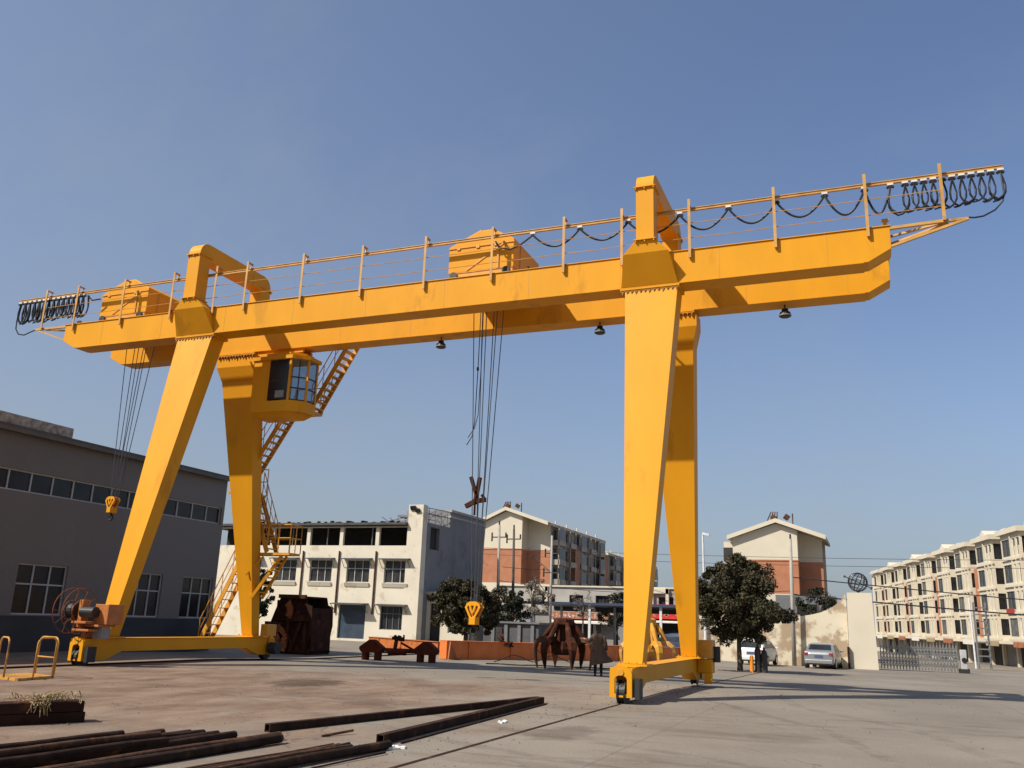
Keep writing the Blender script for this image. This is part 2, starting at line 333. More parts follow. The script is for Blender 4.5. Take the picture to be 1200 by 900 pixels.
# base beams on wheels
def bogie(xc,ye,s,par):
    # s=-1 near end, +1 far end
    fr=MB(); y0=ye
    W=.235; yf=y0+s*.34
    a,b_=sorted((y0,yf))
    arch=[(xc-W,.13),(xc-W,.60)]+[(xc-W*math.cos(t),.60+.15*math.sin(t)) for t in np.linspace(0,math.pi,9)[1:-1]]+[(xc+W,.60),(xc+W,.13)]
    # end plate as a frame with an opening
    hole=[(xc-.13,.20),(xc-.13,.48)]+[(xc-.13*math.cos(t),.48+.08*math.sin(t)) for t in np.linspace(0,math.pi,9)[1:-1]]+[(xc+.13,.48),(xc+.13,.20)]
    n=len(arch); yp=yf
    vs=[(x,yp,z) for x,z in arch]+[(x,yp,z) for x,z in hole]+[(x,yp-s*.03,z) for x,z in arch]+[(x,yp-s*.03,z) for x,z in hole]
    fs=[]
    for k in range(n):
        k2=(k+1)%n; fs+=[(k,k2,n+k2,n+k),(2*n+k,3*n+k,3*n+k2,2*n+k2),(k,2*n+k,2*n+k2,k2),(n+k,n+k2,3*n+k2,3*n+k)]
    fr.add(vs,fs)
    for sx in(-1,1): fr.box(*(sorted((xc+sx*W,xc+sx*(W-.03)))),*(sorted((ye-s*.0,yf-s*.032))),.13,.60)
    fr.box(xc-W,xc+W,*(sorted((ye,yf-s*.031))),.601,.70)
    bo=fr.build('bogie',"yellow",par)
    MB().cyl((xc,yf+s*.001,.62),(xc,yf+s*.02,.62),.065,14).build('end_cap','yellow_old',bo)
    wh=MB(); wy=ye+s*.13
    wh.cyl((xc-.06,wy,.215),(xc+.06,wy,.215),.215,24); wh.cyl((xc-.09,wy,.215),(xc-.061,wy,.215),.25,24); wh.cyl((xc+.061,wy,.215),(xc+.09,wy,.215),.25,24)
    w=wh.build('wheel','black',bo); MB().cyl((xc-.03,yf-s*.06,.36),(xc-.03,yf-s*.06,.24),.045,10).build('buffer','steel',bo)
    return bo
mat('drive_black',(.02,.02,.022),.6)
for xc in(0,S):
    prof=[(-3.85,.715),(-3.85,.13),(-3.35,.13),(-2.75,.36),(2.75,.36),(3.35,.13),(3.85,.13),(3.85,.715)]
    bb=MB().prism(prof,'x',xc-.19,xc+.19).build('base_beam','yellow',crane,bevel=.006)
    f=MB(); f.box(xc-.23,xc+.23,-3.9,3.9,.7155,.721+.0); f.build('cover_plate','yellow',bb)
    bogie(xc,-3.86,-1,bb); bogie(xc,3.86,1,bb)
    MB().cbox((xc+.33,-4.0,.30),(.10,.30,.40)).build('wheel_guard','drive_black',bb)
    if xc>1:
        d=MB(); d.box(xc+.24,xc+.62,3.35,3.95,.722,1.22).build('drive_box','yellow_old',bb,bevel=.02)
        d=MB(); d.cyl((xc+.66,3.75,.62),(xc+.66,3.75,1.05),.13,18).build('drive_motor','drive_black',bb,smooth=False)
        MB().box(xc+.2,xc+.60,3.35,3.9,.32,.70).build('gearbox','yellow',bb,bevel=.02)
        MB().box(xc+.40,xc+.62,3.25,3.40,.05,.33).build('buffer_block','yellow',bb,bevel=.02)
    else:
        MB().box(xc+.22,xc+.52,3.35,3.85,.75,1.15).build('drive_box','yellow_old',bb,bevel=.02)
        MB().cyl((xc+.3,3.9,.35),(xc+.62,3.9,.35),.2,16).build('drive_motor','drive_black',bb)
# cable reel and control boxes on the left base beam
reel=MB()
for x in(-.55,-.22):
    reel.ring((x,-4.05,1.42),.60,.013,'x',36,6); reel.ring((x,-4.05,1.42),.26,.02,'x',24,6)
    for k in range(10):
        a=2*math.pi*k/10; reel.tube([(x,-4.05+.2*math.cos(a),1.42+.2*math.sin(a)),(x,-4.05+.60*math.cos(a),1.42+.60*math.sin(a))],.008,5)
rl=reel.build('cable_reel','reel_rust',crane)
MB().cyl((-.53,-4.05,1.42),(-.24,-4.05,1.42),.22,24).build('wound_cable','cable',rl)
st=MB(); st.box(-.12,.02,-4.2,-3.95,1.0,1.72); st.box(-.1,.62,-4.15,-3.55,1.02,1.08); st.box(.32,.80,-4.05,-3.5,1.09,1.62); st.box(-.1,.5,-4.35,-3.9,.90,.96); st.box(0,.12,-4.1,-3.6,.72,1.01); st.box(-.1,.42,-4.40,-3.95,1.10,1.16)
st.build('reel_stand','reel_orange',crane,bevel=.01)
MB().cyl((.03,-4.18,1.40),(.50,-4.18,1.40),.145,18).build('reel_motor','black',crane,smooth=False)
MB().box(.30,.62,-4.0,-3.7,.72,1.02).build('control_cabinet','grey_box',crane,bevel=.01)
# festoon rail, posts, guard wires
posts=[-5.43,-3.28,-1.12,.66,1.89,4.04,6.19,8.35,10.5,12.66,14.31,16.13,18.28,20.44]
ry=-1.435
rail=MB(); rail.beam((-8.42,ry+.12,12.30),(23.46,ry+.12,12.30),.05,.018); rail.beam((-8.42,ry+.12,12.225),(23.46,ry+.12,12.225),.07,.018); rail.beam((-8.42,ry+.12,12.262),(23.46,ry+.12,12.262),.012,.06)
rl=rail.build('festoon_rail','rail_yellow',crane)
w=MB()
for z in(11.84,11.42): w.tube([(-6.95,ry+.04,z)]+[((posts[i]+posts[i+1])/2 if k else posts[i],ry+.04,z-(.012 if k else 0)) for i in range(len(posts)-1) for k in(0,1)]+[(22.1,ry+.04,z)],.011,5)
w.build('guard_wire','rail_yellow',crane)
for x in posts+[-6.95,22.12]:
    p=MB(); zb=10.84 if -5.8<x<20.9 else 11.03; zt=12.50 if x>13 else 12.5
    p.box(x-.035,x+.035,ry-.035,ry-.022,zb,zt); p.box(x-.035,x-.022,ry-.022,ry+.04,zb,zt)
    if x<13: p.box(x-.03,x+.03,ry-.02,ry+.22,zt-.045,zt-.01); p.beam((x,ry+.19,zt-.03),(x,ry+.12,12.31),.03,.03)
    else: p.box(x-.03,x+.03,ry-.02,ry+.14,12.315,12.35)
    if -5.8<x<20.9: p.prism([(ry-.03,10.84),(ry+.062,10.90),(ry+.062,11.0),(ry-.02,11.06)],'x',x-.03,x+.03)
    p.build('railing_post','rail_yellow',crane)
# end brackets
for d in(0,1):
    k=MB()
    if d: 
        tip=(22.63,-1.37,11.03)
        k.beam((20.93,-1.34,11.03),(22.2,-1.37,11.04),.08,.07); k.beam((22.1,-1.37,11.04),tip,.07,.06); k.beam((20.93,-1.34,10.56),tip,.07,.06); k.beam((20.93,-.9,10.80),(22.2,-1.3,11.0),.06,.05); k.beam((20.93,-.8,11.04),(22.1,-1.3,11.04),.06,.05)
    else:
        tip=(-7.3,-1.37,11.05)
        k.beam((-5.85,-1.34,11.04),tip,.08,.07); k.beam((-5.85,-1.34,10.55),tip,.06,.05); k.beam((-5.85,-.8,11.04),(-6.9,-1.3,11.04),.06,.05)
    k.build('end_bracket','rail_yellow',crane)
for x,y,h in((20.82,-.92,.38),(-5.75,-.97,.27),(-5.75,.93,.33)):
    k=MB(); k.prism([(x-.10,11.09),(x+.09,11.09),(x+.07,11.09+h),(x+.01,11.09+h)],'y',y-.03,y+.03); k.cyl((x-.05,y,11.06+h),(x+.12,y,11.06+h),.045,8); k.build('end_stop','rail_yellow',crane)
# festoon cables
zr=12.19
LP=[(-.5,0),(-.53,.12),(-.60,.30),(-.66,.50),(-.64,.70),(-.50,.87),(-.26,.97),(0,1)]
def loop(x0,x1,d,bul,y=0,j=0):
    xm=(x0+x1)/2; s_=x0-x1; P=[]
    for side in(1,-1):
        L=LP if side==1 else list(reversed(LP))[1:]
        for u,v in L: uu=u+(u+.5)*bul if v>0 else u; P.append((xm+side*(-uu)*s_*1.0,y+j*v,zr-.05-d*v))
    return P
def wide(x0,x1,d,y=0):
    return [(x0+(x1-x0)*t,y,zr-.05-d*(1-abs(2*t-1)**1.9)) for t in np.linspace(0,1,17)]
cl=[23.40-.205*i for i in range(11)]+[21.02,20.43,19.5,18.33,17.13,15.86,14.45,13.08,11.69]
for i in range(len(cl)-1):
    s=cl[i]-cl[i+1]; dense=s<.42; fc=MB(); yy=ry+.12
    if dense:
        for k in range(2): fc.tube(loop(cl[i],cl[i+1],.74+random.uniform(-.05,.05),(.95 if s<.3 else .1)+.25*k,y=yy-.02+.04*k,j=random.uniform(-.05,.05)),.021,6)
    else: fc.tube(wide(cl[i],cl[i+1],.68 if s<.7 else .60 if s<1.0 else .50 if s<1.3 else .43,yy),.028,7)
    fc.tube([(cl[i]+.08,yy,zr-.085),(cl[i],yy,zr-.035),(cl[i]-.08,yy,zr-.085)],.034,6)
    fc.build('festoon_cable','cable',crane)
    MB().cbox((cl[i],yy,zr),(.14,.08,.05)).build('cable_clamp','white_metal',crane)
MB().cbox((cl[-1],ry+.12,zr),(.15,.08,.05)).build('cable_clamp','white_metal',crane)
MB().tube([(11.69,ry+.12,12.14),(11.3,ry+.1,11.87),(11.0,-1.3,11.80),(10.6,-1.2,11.95),(10.45,-1.1,12.2)],.028,6).build('festoon_cable','cable',crane)
MB().tube([(23.40,ry+.1,12.1),(23.42,ry+.1,11.6),(23.38,ry+.1,11.38),(23.2,ry+.1,11.18),(22.95,ry+.1,11.06),(22.75,-1.40,11.02),(22.60,-1.38,11.06)],.020,6).build('festoon_cable','cable',crane)
cl2=[-8.36+i*.235 for i in range(15)]
for i in range(len(cl2)-1):
    fc=MB()
    for k in range(2): fc.tube(loop(cl2[i+1],cl2[i],.74+random.uniform(-.05,.06),.35+.4*k,y=ry+.10+.04*k,j=random.uniform(-.05,.05)),.025,6)
    fc.tube([(cl2[i]-.11,ry+.12,zr-.05),(cl2[i]+.11,ry+.12,zr-.05)],.036,6); fc.build('festoon_cable','cable',crane)
    MB().cbox((cl2[i],ry+.12,zr),(.14,.08,.05)).build('cable_clamp','white_metal',crane)
MB().tube([(-8.36,ry+.1,12.1),(-8.40,ry+.1,11.5),(-8.38,ry+.1,11.2),(-8.2,ry+.1,10.98),(-7.9,ry+.1,10.92),(-7.5,-1.4,10.98),(-7.28,-1.38,11.05)],.024,6).build('festoon_cable','cable',crane)
MB().tube([(cl2[-1],ry+.12,12.12),(-4.9,ry+.15,11.95),(-4.6,-1.2,12.0)],.026,6).build('festoon_cable','cable',crane)
# floodlights
for x in(7.75,12.98,18.24):
    f=MB(); f.cyl((x,1.06,10.19),(x,1.06,10.07),.02,8); f.cyl((x,1.06,10.07),(x,1.06,10.03),.09,12); f.tube([(x,1.06,10.02),(x,1.06,9.97),(x,1.06,9.88),(x,1.06,9.84)],[.07,.14,.16,.13],14)
    fl=f.build('floodlight','black',crane); MB().tube([(x,1.06,9.895),(x,1.06,9.865)],.168,14).build('lamp_rim','grey_box',fl)
# operator cabin
FP=[(1.05,.45),(2.55,.45),(2.98,.85),(2.98,1.42),(1.05,1.42)]
def cabz(z0,z1,sh=0,nm='x'):
    m=MB(); return m.prism(FP,'z',z0,z1)
cb=MB(); cb.prism(FP,'z',7.95,8.32); cb.prism([(1.0,.40),(2.60,.40),(3.04,.82),(3.04,1.47),(1.0,1.47)],'z',9.74,9.86); cb.prism([(1.15,.55),(2.4,.55),(2.8,.9),(2.8,1.35),(1.15,1.35)],'z',9.861,10.0)
# underside tapered
cb.hexa([(1.15,.62,7.80),(2.3,.62,7.80),(2.6,1.38,7.80),(1.15,1.38,7.80)],[(1.07,.47,7.949),(2.54,.47,7.949),(2.94,1.40,7.949),(1.07,1.40,7.949)])
cb.box(1.05,1.62,.452,.50,8.321,9.739)                      # solid side wall
cb.box(1.055,1.11,.5,1.40,8.321,9.739)
def post(x,y,w=.07): cb.box(x-w/2,x+w/2,y-w/2,y+w/2,8.321,9.739)
for x,y in((1.66,.49),(2.51,.49),(2.94,.87),(2.94,1.38),(1.9,1.38)): post(x,y)
cabin=cb.build('cabin','yellow',crane)
def pane(p,q,z0,z1,par=cabin,t=.012):
    p=V((*p,0));q=V((*q,0)); g_=MB(); d=(q-p).normalized(); n=V((d.y,-d.x,0))*t
    g_.hexa([(p.x,p.y,z0),(q.x,q.y,z0),(q.x+n.x,q.y+n.y,z0),(p.x+n.x,p.y+n.y,z0)],[(p.x,p.y,z1),(q.x,q.y,z1),(q.x+n.x,q.y+n.y,z1),(p.x+n.x,p.y+n.y,z1)])
    return g_.build('window_pane','glass_cabin' if t<.013 else 'glass_dark',par)
pane((1.70,.482),(2.47,.482),8.36,9.72,t=.014)
fr=MB()
def clearpane(p,q,z0,z1):
    o=pane(p,q,z0,z1); o.data.materials[0]=M['cab_clear']
m=bpy.data.materials.new('cab_clear'); m.use_nodes=True; pb=m.node_tree.nodes['Principled BSDF']; pb.inputs['Transmission Weight'].default_value=.9; pb.inputs['Base Color'].default_value=(.55,.65,.72,1); pb.inputs['Roughness'].default_value=.03; pb.inputs['IOR'].default_value=1.1; M['cab_clear']=m
for p,q in(((2.55,.52),(2.92,.85)),((2.95,.90),(2.95,1.36))):
    clearpane(p,q,8.38,9.1); clearpane(p,q,9.14,9.72)
    for z in(8.35,8.75,9.12): fr.beam((p[0],p[1],z),(q[0],q[1],z),.04,.04)
clearpane((1.2,1.39),(1.85,1.39),8.6,9.6); clearpane((1.95,1.39),(2.9,1.39),8.36,9.7)
fr.beam((1.70,.47,9.02),(2.47,.47,9.02),.02,.02); fr.beam((2.73,.68,8.33),(2.73,.68,9.7),.03,.03)
fr.build('window_frame','rust_brown',cabin)
MB().box(1.5,2.0,.8,1.3,8.33,8.9).build('seat','black',cabin)
MB().box(2.0,2.35,.455,.466,8.42,8.66).build('notice_plate','grey_box',cabin)
h=MB(); h.box(.3,2.7,.8,.9,10.05,10.19); h.box(.3,2.6,1.4,1.5,10.03,10.2); h.build('cabin_hanger','yellow',cabin)
# stairs and platforms behind the left rear leg
def flight(p,q,wd=.55,nst=9,rail=True,nm='stair'):
    p=V(p);q=V(q);m=MB();h=V((0,wd/2,0))
    for s in(-1,1): m.beam(p+h*s,q+h*s,.04,.16)
    for i in range(nst): c=p.lerp(q,(i+.5)/nst); m.cbox(c,(.20,wd,.03))
    o=m.build(nm,'yellow_old',crane)
    if rail:
        r=MB(); up=V((0,0,.9))
        for s in(-1,1):
            r.tube([p+h*s+up*.3,p+h*s+up,q+h*s+up,q+h*s],.018,6); r.tube([p+h*s+up*.55,q+h*s+up*.55],.013,6)
            for t in(.25,.5,.75): c=p.lerp(q,t)+h*s; r.tube([c,c+up],.014,6)
        r.build('handrail','yellow_old',o)
def platform(x0,x1,y0,y1,z,sides,nm='platform',brace=True):
    m=MB(); m.box(x0,x1,y0,y1,z-.08,z)
    if brace: m.beam((x0+.1,y0+.05,z-.1),(x0-.1,y0-.1,z-.7),.05,.05)
    o=m.build(nm,'yellow_old',crane); r=MB()
    seg={'n':((x0,y0),(x1,y0)),'f':((x0,y1),(x1,y1)),'r':((x1,y0),(x1,y1)),'l':((x0,y0),(x0,y1))}
    for k in sides:
        (a,b_),(c,d)=seg[k]
        for h_ in(.5,.95): r.tube([(a,b_,z+h_),(c,d,z+h_)],.018,6)
        n=max(2,int(round(math.hypot(c-a,d-b_)/.45)))
        for i in range(n+1): t=i/n; r.tube([(a+(c-a)*t,b_+(d-b_)*t,z),(a+(c-a)*t,b_+(d-b_)*t,z+.95)],.018,6)
    r.build('guard_rail','yellow_old',o)
flight((-1.9,3.0,.35),(-.36,3.0,3.5),nst=11)
platform(-.35,1.55,2.72,3.35,3.54,'nfr')
flight((.62,3.0,3.56),(-.25,3.0,5.55),nst=8)
platform(-.75,-.1,2.0,3.3,5.6,'f',brace=False)
flight((-.25,2.2,5.6),(1.45,2.2,8.3),nst=12)
platform(1.3,2.5,1.85,2.55,8.3,'f')
flight((2.42,2.2,8.3),(4.05,2.2,11.1),nst=13)
bm=MB(); bm.beam((.25,2.6,2.0),(1.05,3.0,3.45),.12,.10); bm.beam((.25,3.2,2.0),(1.05,3.3,3.45),.08,.08)
for i in range(5):
    t=i/5; bm.cbox((.35+.7*t,3.0,2.2+1.25*t),(.2,.5,.04))
bm.beam((.5,2.75,3.45),(.1,2.4,2.75),.05,.05); bm.build('platform_brace','yellow',crane)
# ------------------------------------------------------------------ trolleys
def trolley(x0,x1,label):
    xc=(x0+x1)/2
    t=thing('hoist_trolley',(xc,0,11.15),label,'crane trolley','hoist trolleys on the girders')
    h=(x1-x0)/2; z0=11.40; ze=12.28; zr_=12.66
    cv=MB()
    prof=[(xc-h,z0),(xc+h,z0),(xc+h,ze),(xc+h*.35,zr_),(xc-h*.1,zr_),(xc-h,ze-.04)]
    cv.prism(prof,'y',-1.02,1.05); c=cv.build('cover','yellow',t,bevel=.02)
    d=MB(); d.beam((xc-h*.45,-1.03,z0+.03),(xc+h*.75,-1.03,ze-.08),.02,.05); d.box(xc+h*.5,xc+h*.56,-1.05,-1.021,z0,ze-.1)
    d.box(xc-h-.01,xc+h+.01,-1.045,-1.021,ze-.12,ze-.09)
    for x in(-.7,-.1,.45): d.box(xc+h*x-.05,xc+h*x+.05,-1.05,-1.021,ze-.17,ze-.07)
    d.box(xc-h*.1,xc-h*.06,-.95,-.9,zr_,zr_+.06)
    d.box(xc+h+.001,xc+h+.02,-.55,-.50,z0,ze-.02); d.build('cover_stiffener','yellow_old',c)
    MB().box(xc+h+.002,xc+h+.015,.1,.28,z0+.05,z0+.45).build('louvre','black',c)
    f=MB(); f.box(xc-h+.05,xc+h-.02,-1.04,-.84,11.24,11.395); f.box(xc-h+.05,xc+h-.02,.84,1.04,11.24,11.395)
    for x in(-.7,.7): f.box(xc+h*x-.08,xc+h*x+.08,-.839,.839,11.24,11.39)
    f.build('trolley_frame','yellow_old',t)
    for s in(-1,1):
        for x in(-.8,.8): MB().cyl((xc+h*x,s*1.11,11.28),(xc+h*x,s*1.045,11.28),.12,14).build('wheel','black',t)
    MB().cyl((xc-h*.7,0,11.55),(xc+h*.7,0,11.55),.13,16).build('rope_drum','grey_metal',t)
    return t
tr1=trolley(8.92,11.0,'yellow hoist trolley housing near the middle of the crane')
tr2=trolley(-4.72,-2.62,'yellow hoist trolley housing at the left end of the crane')
# brace bars on middle trolley
def hookblock(x,z,tops,label,s=1.0,weight=False):
    t=thing('hook_block',(x,0,z-.55*s),label,'crane hook','hook blocks hanging from the crane')
    r=MB()
    for (a,b_) in tops: r.tube([(a,b_,11.5),(x+(a-x)*.16,b_*.4,z+.1)],.016 if s>.9 else .014,5)
    r.build('wire_rope','rope',t)
    f=MB()
    for dy in(-.12,.12):
        # pulley cheek with two slanted arms
        yy=(dy-.012,dy+.012)
        f.prism([(x-.30*s,z+.02),(x-.24*s,z+.16*s),(x-.12*s,z+.22*s),(x+.12*s,z+.22*s),(x+.24*s,z+.16*s),(x+.30*s,z+.02),(x+.25*s,z-.03*s),(x+.17*s,z+.08*s),(x-.17*s,z+.08*s),(x-.25*s,z-.03*s)],'y',*yy)
        for q_ in(-1,1): f.prism([(x+q_*.15*s,z+.10*s),(x+q_*.03*s,z-.20*s),(x+q_*-.03*s,z-.20*s),(x+q_*.07*s,z+.12*s)],'y',yy[0]-.02,yy[1]-.02); f.prism([(x+q_*.30*s,z+.02),(x+q_*.12*s,z-.32*s),(x+q_*.03*s,z-.32*s),(x+q_*.21*s,z+.02)],'y',yy[0]-.014,yy[1]-.014)
    f.box(x-.12*s,x+.12*s,-.15,.15,z-.56*s,z-.30*s); f.build('pulley_housing','yellow',t,bevel=.008)
    p=MB()
    for dy in(-.06,.06): p.cyl((x,dy-.03,z),(x,dy+.03,z),.24*s,22)
    p.build('pulley','orange_dark',t)
    h=MB(); R=.13*s; P=[(x,0,z-.55*s),(x,0,z-.64*s)]+[(x+R*math.cos(a),0,z-.78*s+R*math.sin(a)) for a in np.linspace(1.2,-3.9,14)]
    h.tube(P,[.04*s,.04*s]+[.05*s-.0022*s*k for k in range(14)],8); h.build('hook','black',t)
    return t
hk=hookblock(9.79,1.86,[(9.42,-.25),(9.5,.25),(9.86,-.2),(9.92,.25),(10.24,-.2),(10.28,.2)],'yellow pulley block with black hook hanging before the dark tree',.78)
hookblock(-3.87,5.02,[(-4.10,-.25),(-3.95,.2),(-3.72,-.2),(-3.6,.25),(-3.25,-.2),(-3.12,.2)],'smaller looking yellow hook block hanging before the grey hall windows',.70)
lw=MB(); lw.beam((9.50,0,5.50),(9.70,0,4.95),.09,.09); lw.beam((9.78,0,5.48),(9.70,0,4.95),.10,.09); lw.beam((9.70,0,5.0),(9.66,0,4.72),.10,.1); lw.beam((9.66,0,4.80),(9.38,0,4.66),.12,.12); lw.beam((9.66,0,4.80),(9.98,0,4.84),.12,.12); lw.beam((9.98,0,4.84),(9.86,0,4.98),.07,.07)
lw.cyl((9.68,-.05,4.75),(9.68,-.05,4.4),.03,8)
lw.build('limit_weight','rust',hk)
# hanging pendant cables with frayed ends
pc=MB(); pc.tube([(9.44,.3,11.3),(9.43,.3,9.0),(9.40,.3,7.2),(9.33,.3,6.75),(9.17,.3,6.5)],.014,5); pc.tube([(9.52,.3,11.3),(9.53,.3,9.0),(9.50,.3,7.4),(9.40,.3,7.0),(9.20,.3,6.72)],.012,5); pc.cyl((9.42,.3,8.86),(9.42,.3,8.76),.035,8)
pc.build('pendant_cable','cable',tr1)
# ------------------------------------------------------------------ rails
for xc,lab in((0,'dark steel crane rail running past the left legs'),(S,'dark steel crane rail running past the right legs')):
    b=MB(); ysr=[-21,-12,-6,0,1,4,7,14,20]
    for i in range(len(ysr)-1):
        a,c=ysr[i],ysr[i+1]; za,zc=gz(xc,a),gz(xc,c)
        hh=.045 if xc==0 else .004
        b.hexa([(xc-.035,a,za-.03),(xc+.035,a,za-.03),(xc+.035,c,zc-.03),(xc-.035,c,zc-.03)],[(xc-.035,a,za+hh),(xc+.035,a,za+hh),(xc+.035,c,zc+hh),(xc-.035,c,zc+hh)])
        if xc==0: b.hexa([(xc-.2,a,za-.03),(xc-.036,a,za-.03),(xc-.036,c,zc-.03),(xc-.2,c,zc-.03)],[(xc-.2,a,za+.006),(xc-.036,a,za+.006),(xc-.036,c,zc+.006),(xc-.2,c,zc+.006)])
    tag(b.build('crane_rail','rust_dark'),lab,'rail','crane rails in the ground')
# ------------------------------------------------------------------ facade helpers
def facade(mb,O,U,W,H,ops,depth=.2,zup=V((0,0,1))):
    """wall sheet with recessed openings; O lower-left corner, U unit vector to the right seen from outside; openings (u0,u1,z0,z1)"""
    O=V(O);U=V(U).normalized();n=U.cross(zup)   # outward
    us=sorted({0,W,*[o[0] for o in ops],*[o[1] for o in ops]}); zs=sorted({0,H,*[o[2] for o in ops],*[o[3] for o in ops]})
    def P(u,z,d=0): return O+U*u+zup*z-n*d
    for i in range(len(us)-1):
        for j in range(len(zs)-1):
            uc=(us[i]+us[i+1])/2;zc=(zs[j]+zs[j+1])/2
            if any(o[0]<uc<o[1] and o[2]<zc<o[3] for o in ops): continue
            mb.add([P(us[i],zs[j]),P(us[i+1],zs[j]),P(us[i+1],zs[j+1]),P(us[i],zs[j+1])],[(0,1,2,3)])
    for a,b_,c,d in ops:
        for (p,q) in(((a,c),(b_,c)),((b_,c),(b_,d)),((b_,d),(a,d)),((a,d),(a,c))):
            mb.add([P(*p),P(*q),P(*q,depth),P(*p,depth)],[(0,1,2,3)])
    return P
def window(P,o,par,depth=.18,fw=.05,cols=2,trans=None,glass='glass_dark',frame='alu',nm='window',sill=False):
    a,b_,c,d=o; f=MB()
    def bar(u0,u1,z0,z1,dd=depth-.05,th=.04): f.hexa([P(u0,z0,dd),P(u1,z0,dd),P(u1,z0,dd+th),P(u0,z0,dd+th)],[P(u0,z1,dd),P(u1,z1,dd),P(u1,z1,dd+th),P(u0,z1,dd+th)])
    bar(a,b_,c,c+fw);bar(a,b_,d-fw,d);bar(a,a+fw,c+fw,d-fw);bar(b_-fw,b_,c+fw,d-fw)
    for k in range(1,cols): u=a+(b_-a)*k/cols; bar(u-fw/2,u+fw/2,c+fw,d-fw,depth-.045)
    if trans: z=c+(d-c)*trans; bar(a+fw,b_-fw,z-fw/2,z+fw/2,depth-.04)
    if sill: bar(a-.08,b_+.08,c-.1,c-.001,-.08,.079)
    w=f.build(nm,frame,par)
    g_=MB(); g_.hexa([P(a,c,depth),P(b_,c,depth),P(b_,c,depth+.03),P(a,c,depth+.03)],[P(a,d,depth),P(b_,d,depth),P(b_,d,depth+.03),P(a,d,depth+.03)]); g_.build('pane',glass,w)
    return w
# ------------------------------------------------------------------ warehouse
XW=-6.25
wh=thing('warehouse',(XW-6,-6,0),'long grey sheet metal factory hall with dark lower wall','building')
L0=-26; LW=8.5-L0; ops=[]; H=7.2
# wall faces +X ; U along +Y seen from outside: right-hand = +Y
strip=(LW-11.8-13.7,LW-.17,5.17,5.88)
win=[]
def yu(y): return y-L0
for y0,y1 in((7.05-.55,8.30),(3.55,5.35),(-1.25,.75)): win.append((yu(y0),yu(y1),1.20,2.86))
for y0 in(-6.2,-11,-16): win.append((yu(y0),yu(y0+2),1.20,2.86))
b=MB(); P=facade(b,(XW,L0,1.16),(0,1,0),LW,H-1.16,[(a,b_,c-1.16,d-1.16) for a,b_,c,d in [strip]+win],.14)
P2=lambda u,z,d=0: P(u,z-1.16,d)
b.box(XW-12,XW-.35,8.3,8.5,0,H); b.add([(XW-12,8.5,H),(XW,8.5,H),(XW-12,8.5,0),(XW,8.5,0)],[(0,1,3,2)])
b.box(XW-.34,XW-.002,8.32,8.498,1.2,H-.01)
b.build('wall','warehouse',wh)
lo=MB(); lo.box(XW-.2,XW+.02,L0,8.51,-.1,1.15); lo.build('lower_wall','warehouse_low',wh)
n=29
ws=window(P2,strip,wh,.12,.05,n,None,'glass_dark','alu')
for o in win: window(P2,o,wh,.12,.05,3,.60,'glass_dark','alu')
b=MB(); b.hexa([(XW-12,L0,H+1.1),(XW+.25,L0,H-.02),(XW+.25,8.75,H-.02),(XW-12,8.75,H+1.1)],[(XW-12,L0,H+1.18),(XW+.27,L0,H+.06),(XW+.27,8.75,H+.06),(XW-12,8.75,H+1.18)]); b.box(XW+.20,XW+.30,L0,8.75,H-.16,H-.03)
b.build('roof','warehouse_roof',wh)
v=MB(); 
v.box(XW-.9,XW-.15,-9,.15,H+.16,H+.50); v.build('roof_ventilator','roof_vent',wh)
# interior backing so nothing shows through
MB().box(XW-.6,XW-.45,L0,8.2,0,7).build('inner_lining','interior_dark',wh)
# ------------------------------------------------------------------ white two storey workshop block
wb=thing('workshop_building',(-14,34,-.12),'cream painted three level block with open top gallery and barred windows','building')
X0,X1,Y0=-26.,-7.71,30.; W=X1-X0; zb=-.3
up=[]; lowr=[]; base=zb
for xa,xb in((-19.29,-17.46),(-16.35,-14.55),(-13.37,-11.57),(-10.43,-8.65),(-22.3,-20.5)): up.append((xa-X0,xb-X0,3.66-base,5.16-base))
lw_=[(-10.51-X0,-8.67-X0,.66-base,2.17-base),(-16.6-X0,-15.2-X0,.66-base,2.2-base)]
door=(-13.72-X0,-11.63-X0,.0-base,2.18-base)
gal=[(a-X0,c-X0,6.13-base,7.36-base) for a,c in((-19.6,-16.82),(-16.55,-14.12),(-13.85,-11.27),(-11.0,-8.86),(-22.5,-19.9),(-25.4,-22.8))]
b=MB(); P=facade(b,(X0,Y0,base),(1,0,0),W,7.42-base,up+lw_+[door]+gal,.22)
# pier at the right corner rises above the roof
b.box(-8.82,X1-.001,Y0-.04,Y0+.62,base,8.86)
# side wall and tall rear part
b.build('front_wall','plaster',wb)
s=MB(); facade(s,(X1,Y0+.62,base),(0,1,0),3.5,7.75-base,[(.55,1.95,6.0-base,7.5-base)],.25); P3=facade(s,(X1,Y0+4.12,base),(0,1,0),6.1,9.0-base,[(.4,1.2,3.3-base,4.1-base)],.25); s.add([(X1,Y0+4.12,7.7),(X1-3.5,Y0+4.12,7.7),(X1-3.5,Y0+4.12,9.0),(X1,Y0+4.12,9.0)],[(0,1,2,3)])
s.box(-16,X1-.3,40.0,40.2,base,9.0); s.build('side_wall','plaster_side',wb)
window(P3,(.4,1.2,3.3-base,4.1-base),wb,.2,.05,2)
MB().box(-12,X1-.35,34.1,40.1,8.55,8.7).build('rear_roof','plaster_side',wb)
cp=MB(); cp.box(X1-.45,X1+.12,34.1,40.3,8.85,9.02); cp.box(X1-.3,X1+.05,34.1,40.2,8.45,8.60); cp.build('parapet_coping','apt_grey',wb)
rf=MB(); rf.box(X0-.3,-8.83,Y0-.35,37,7.50,7.66); rf.box(X0-.2,-8.83,Y0-.25,Y0-.1,7.43,7.50); rf.build('roof_slab','roof_dark',wb)
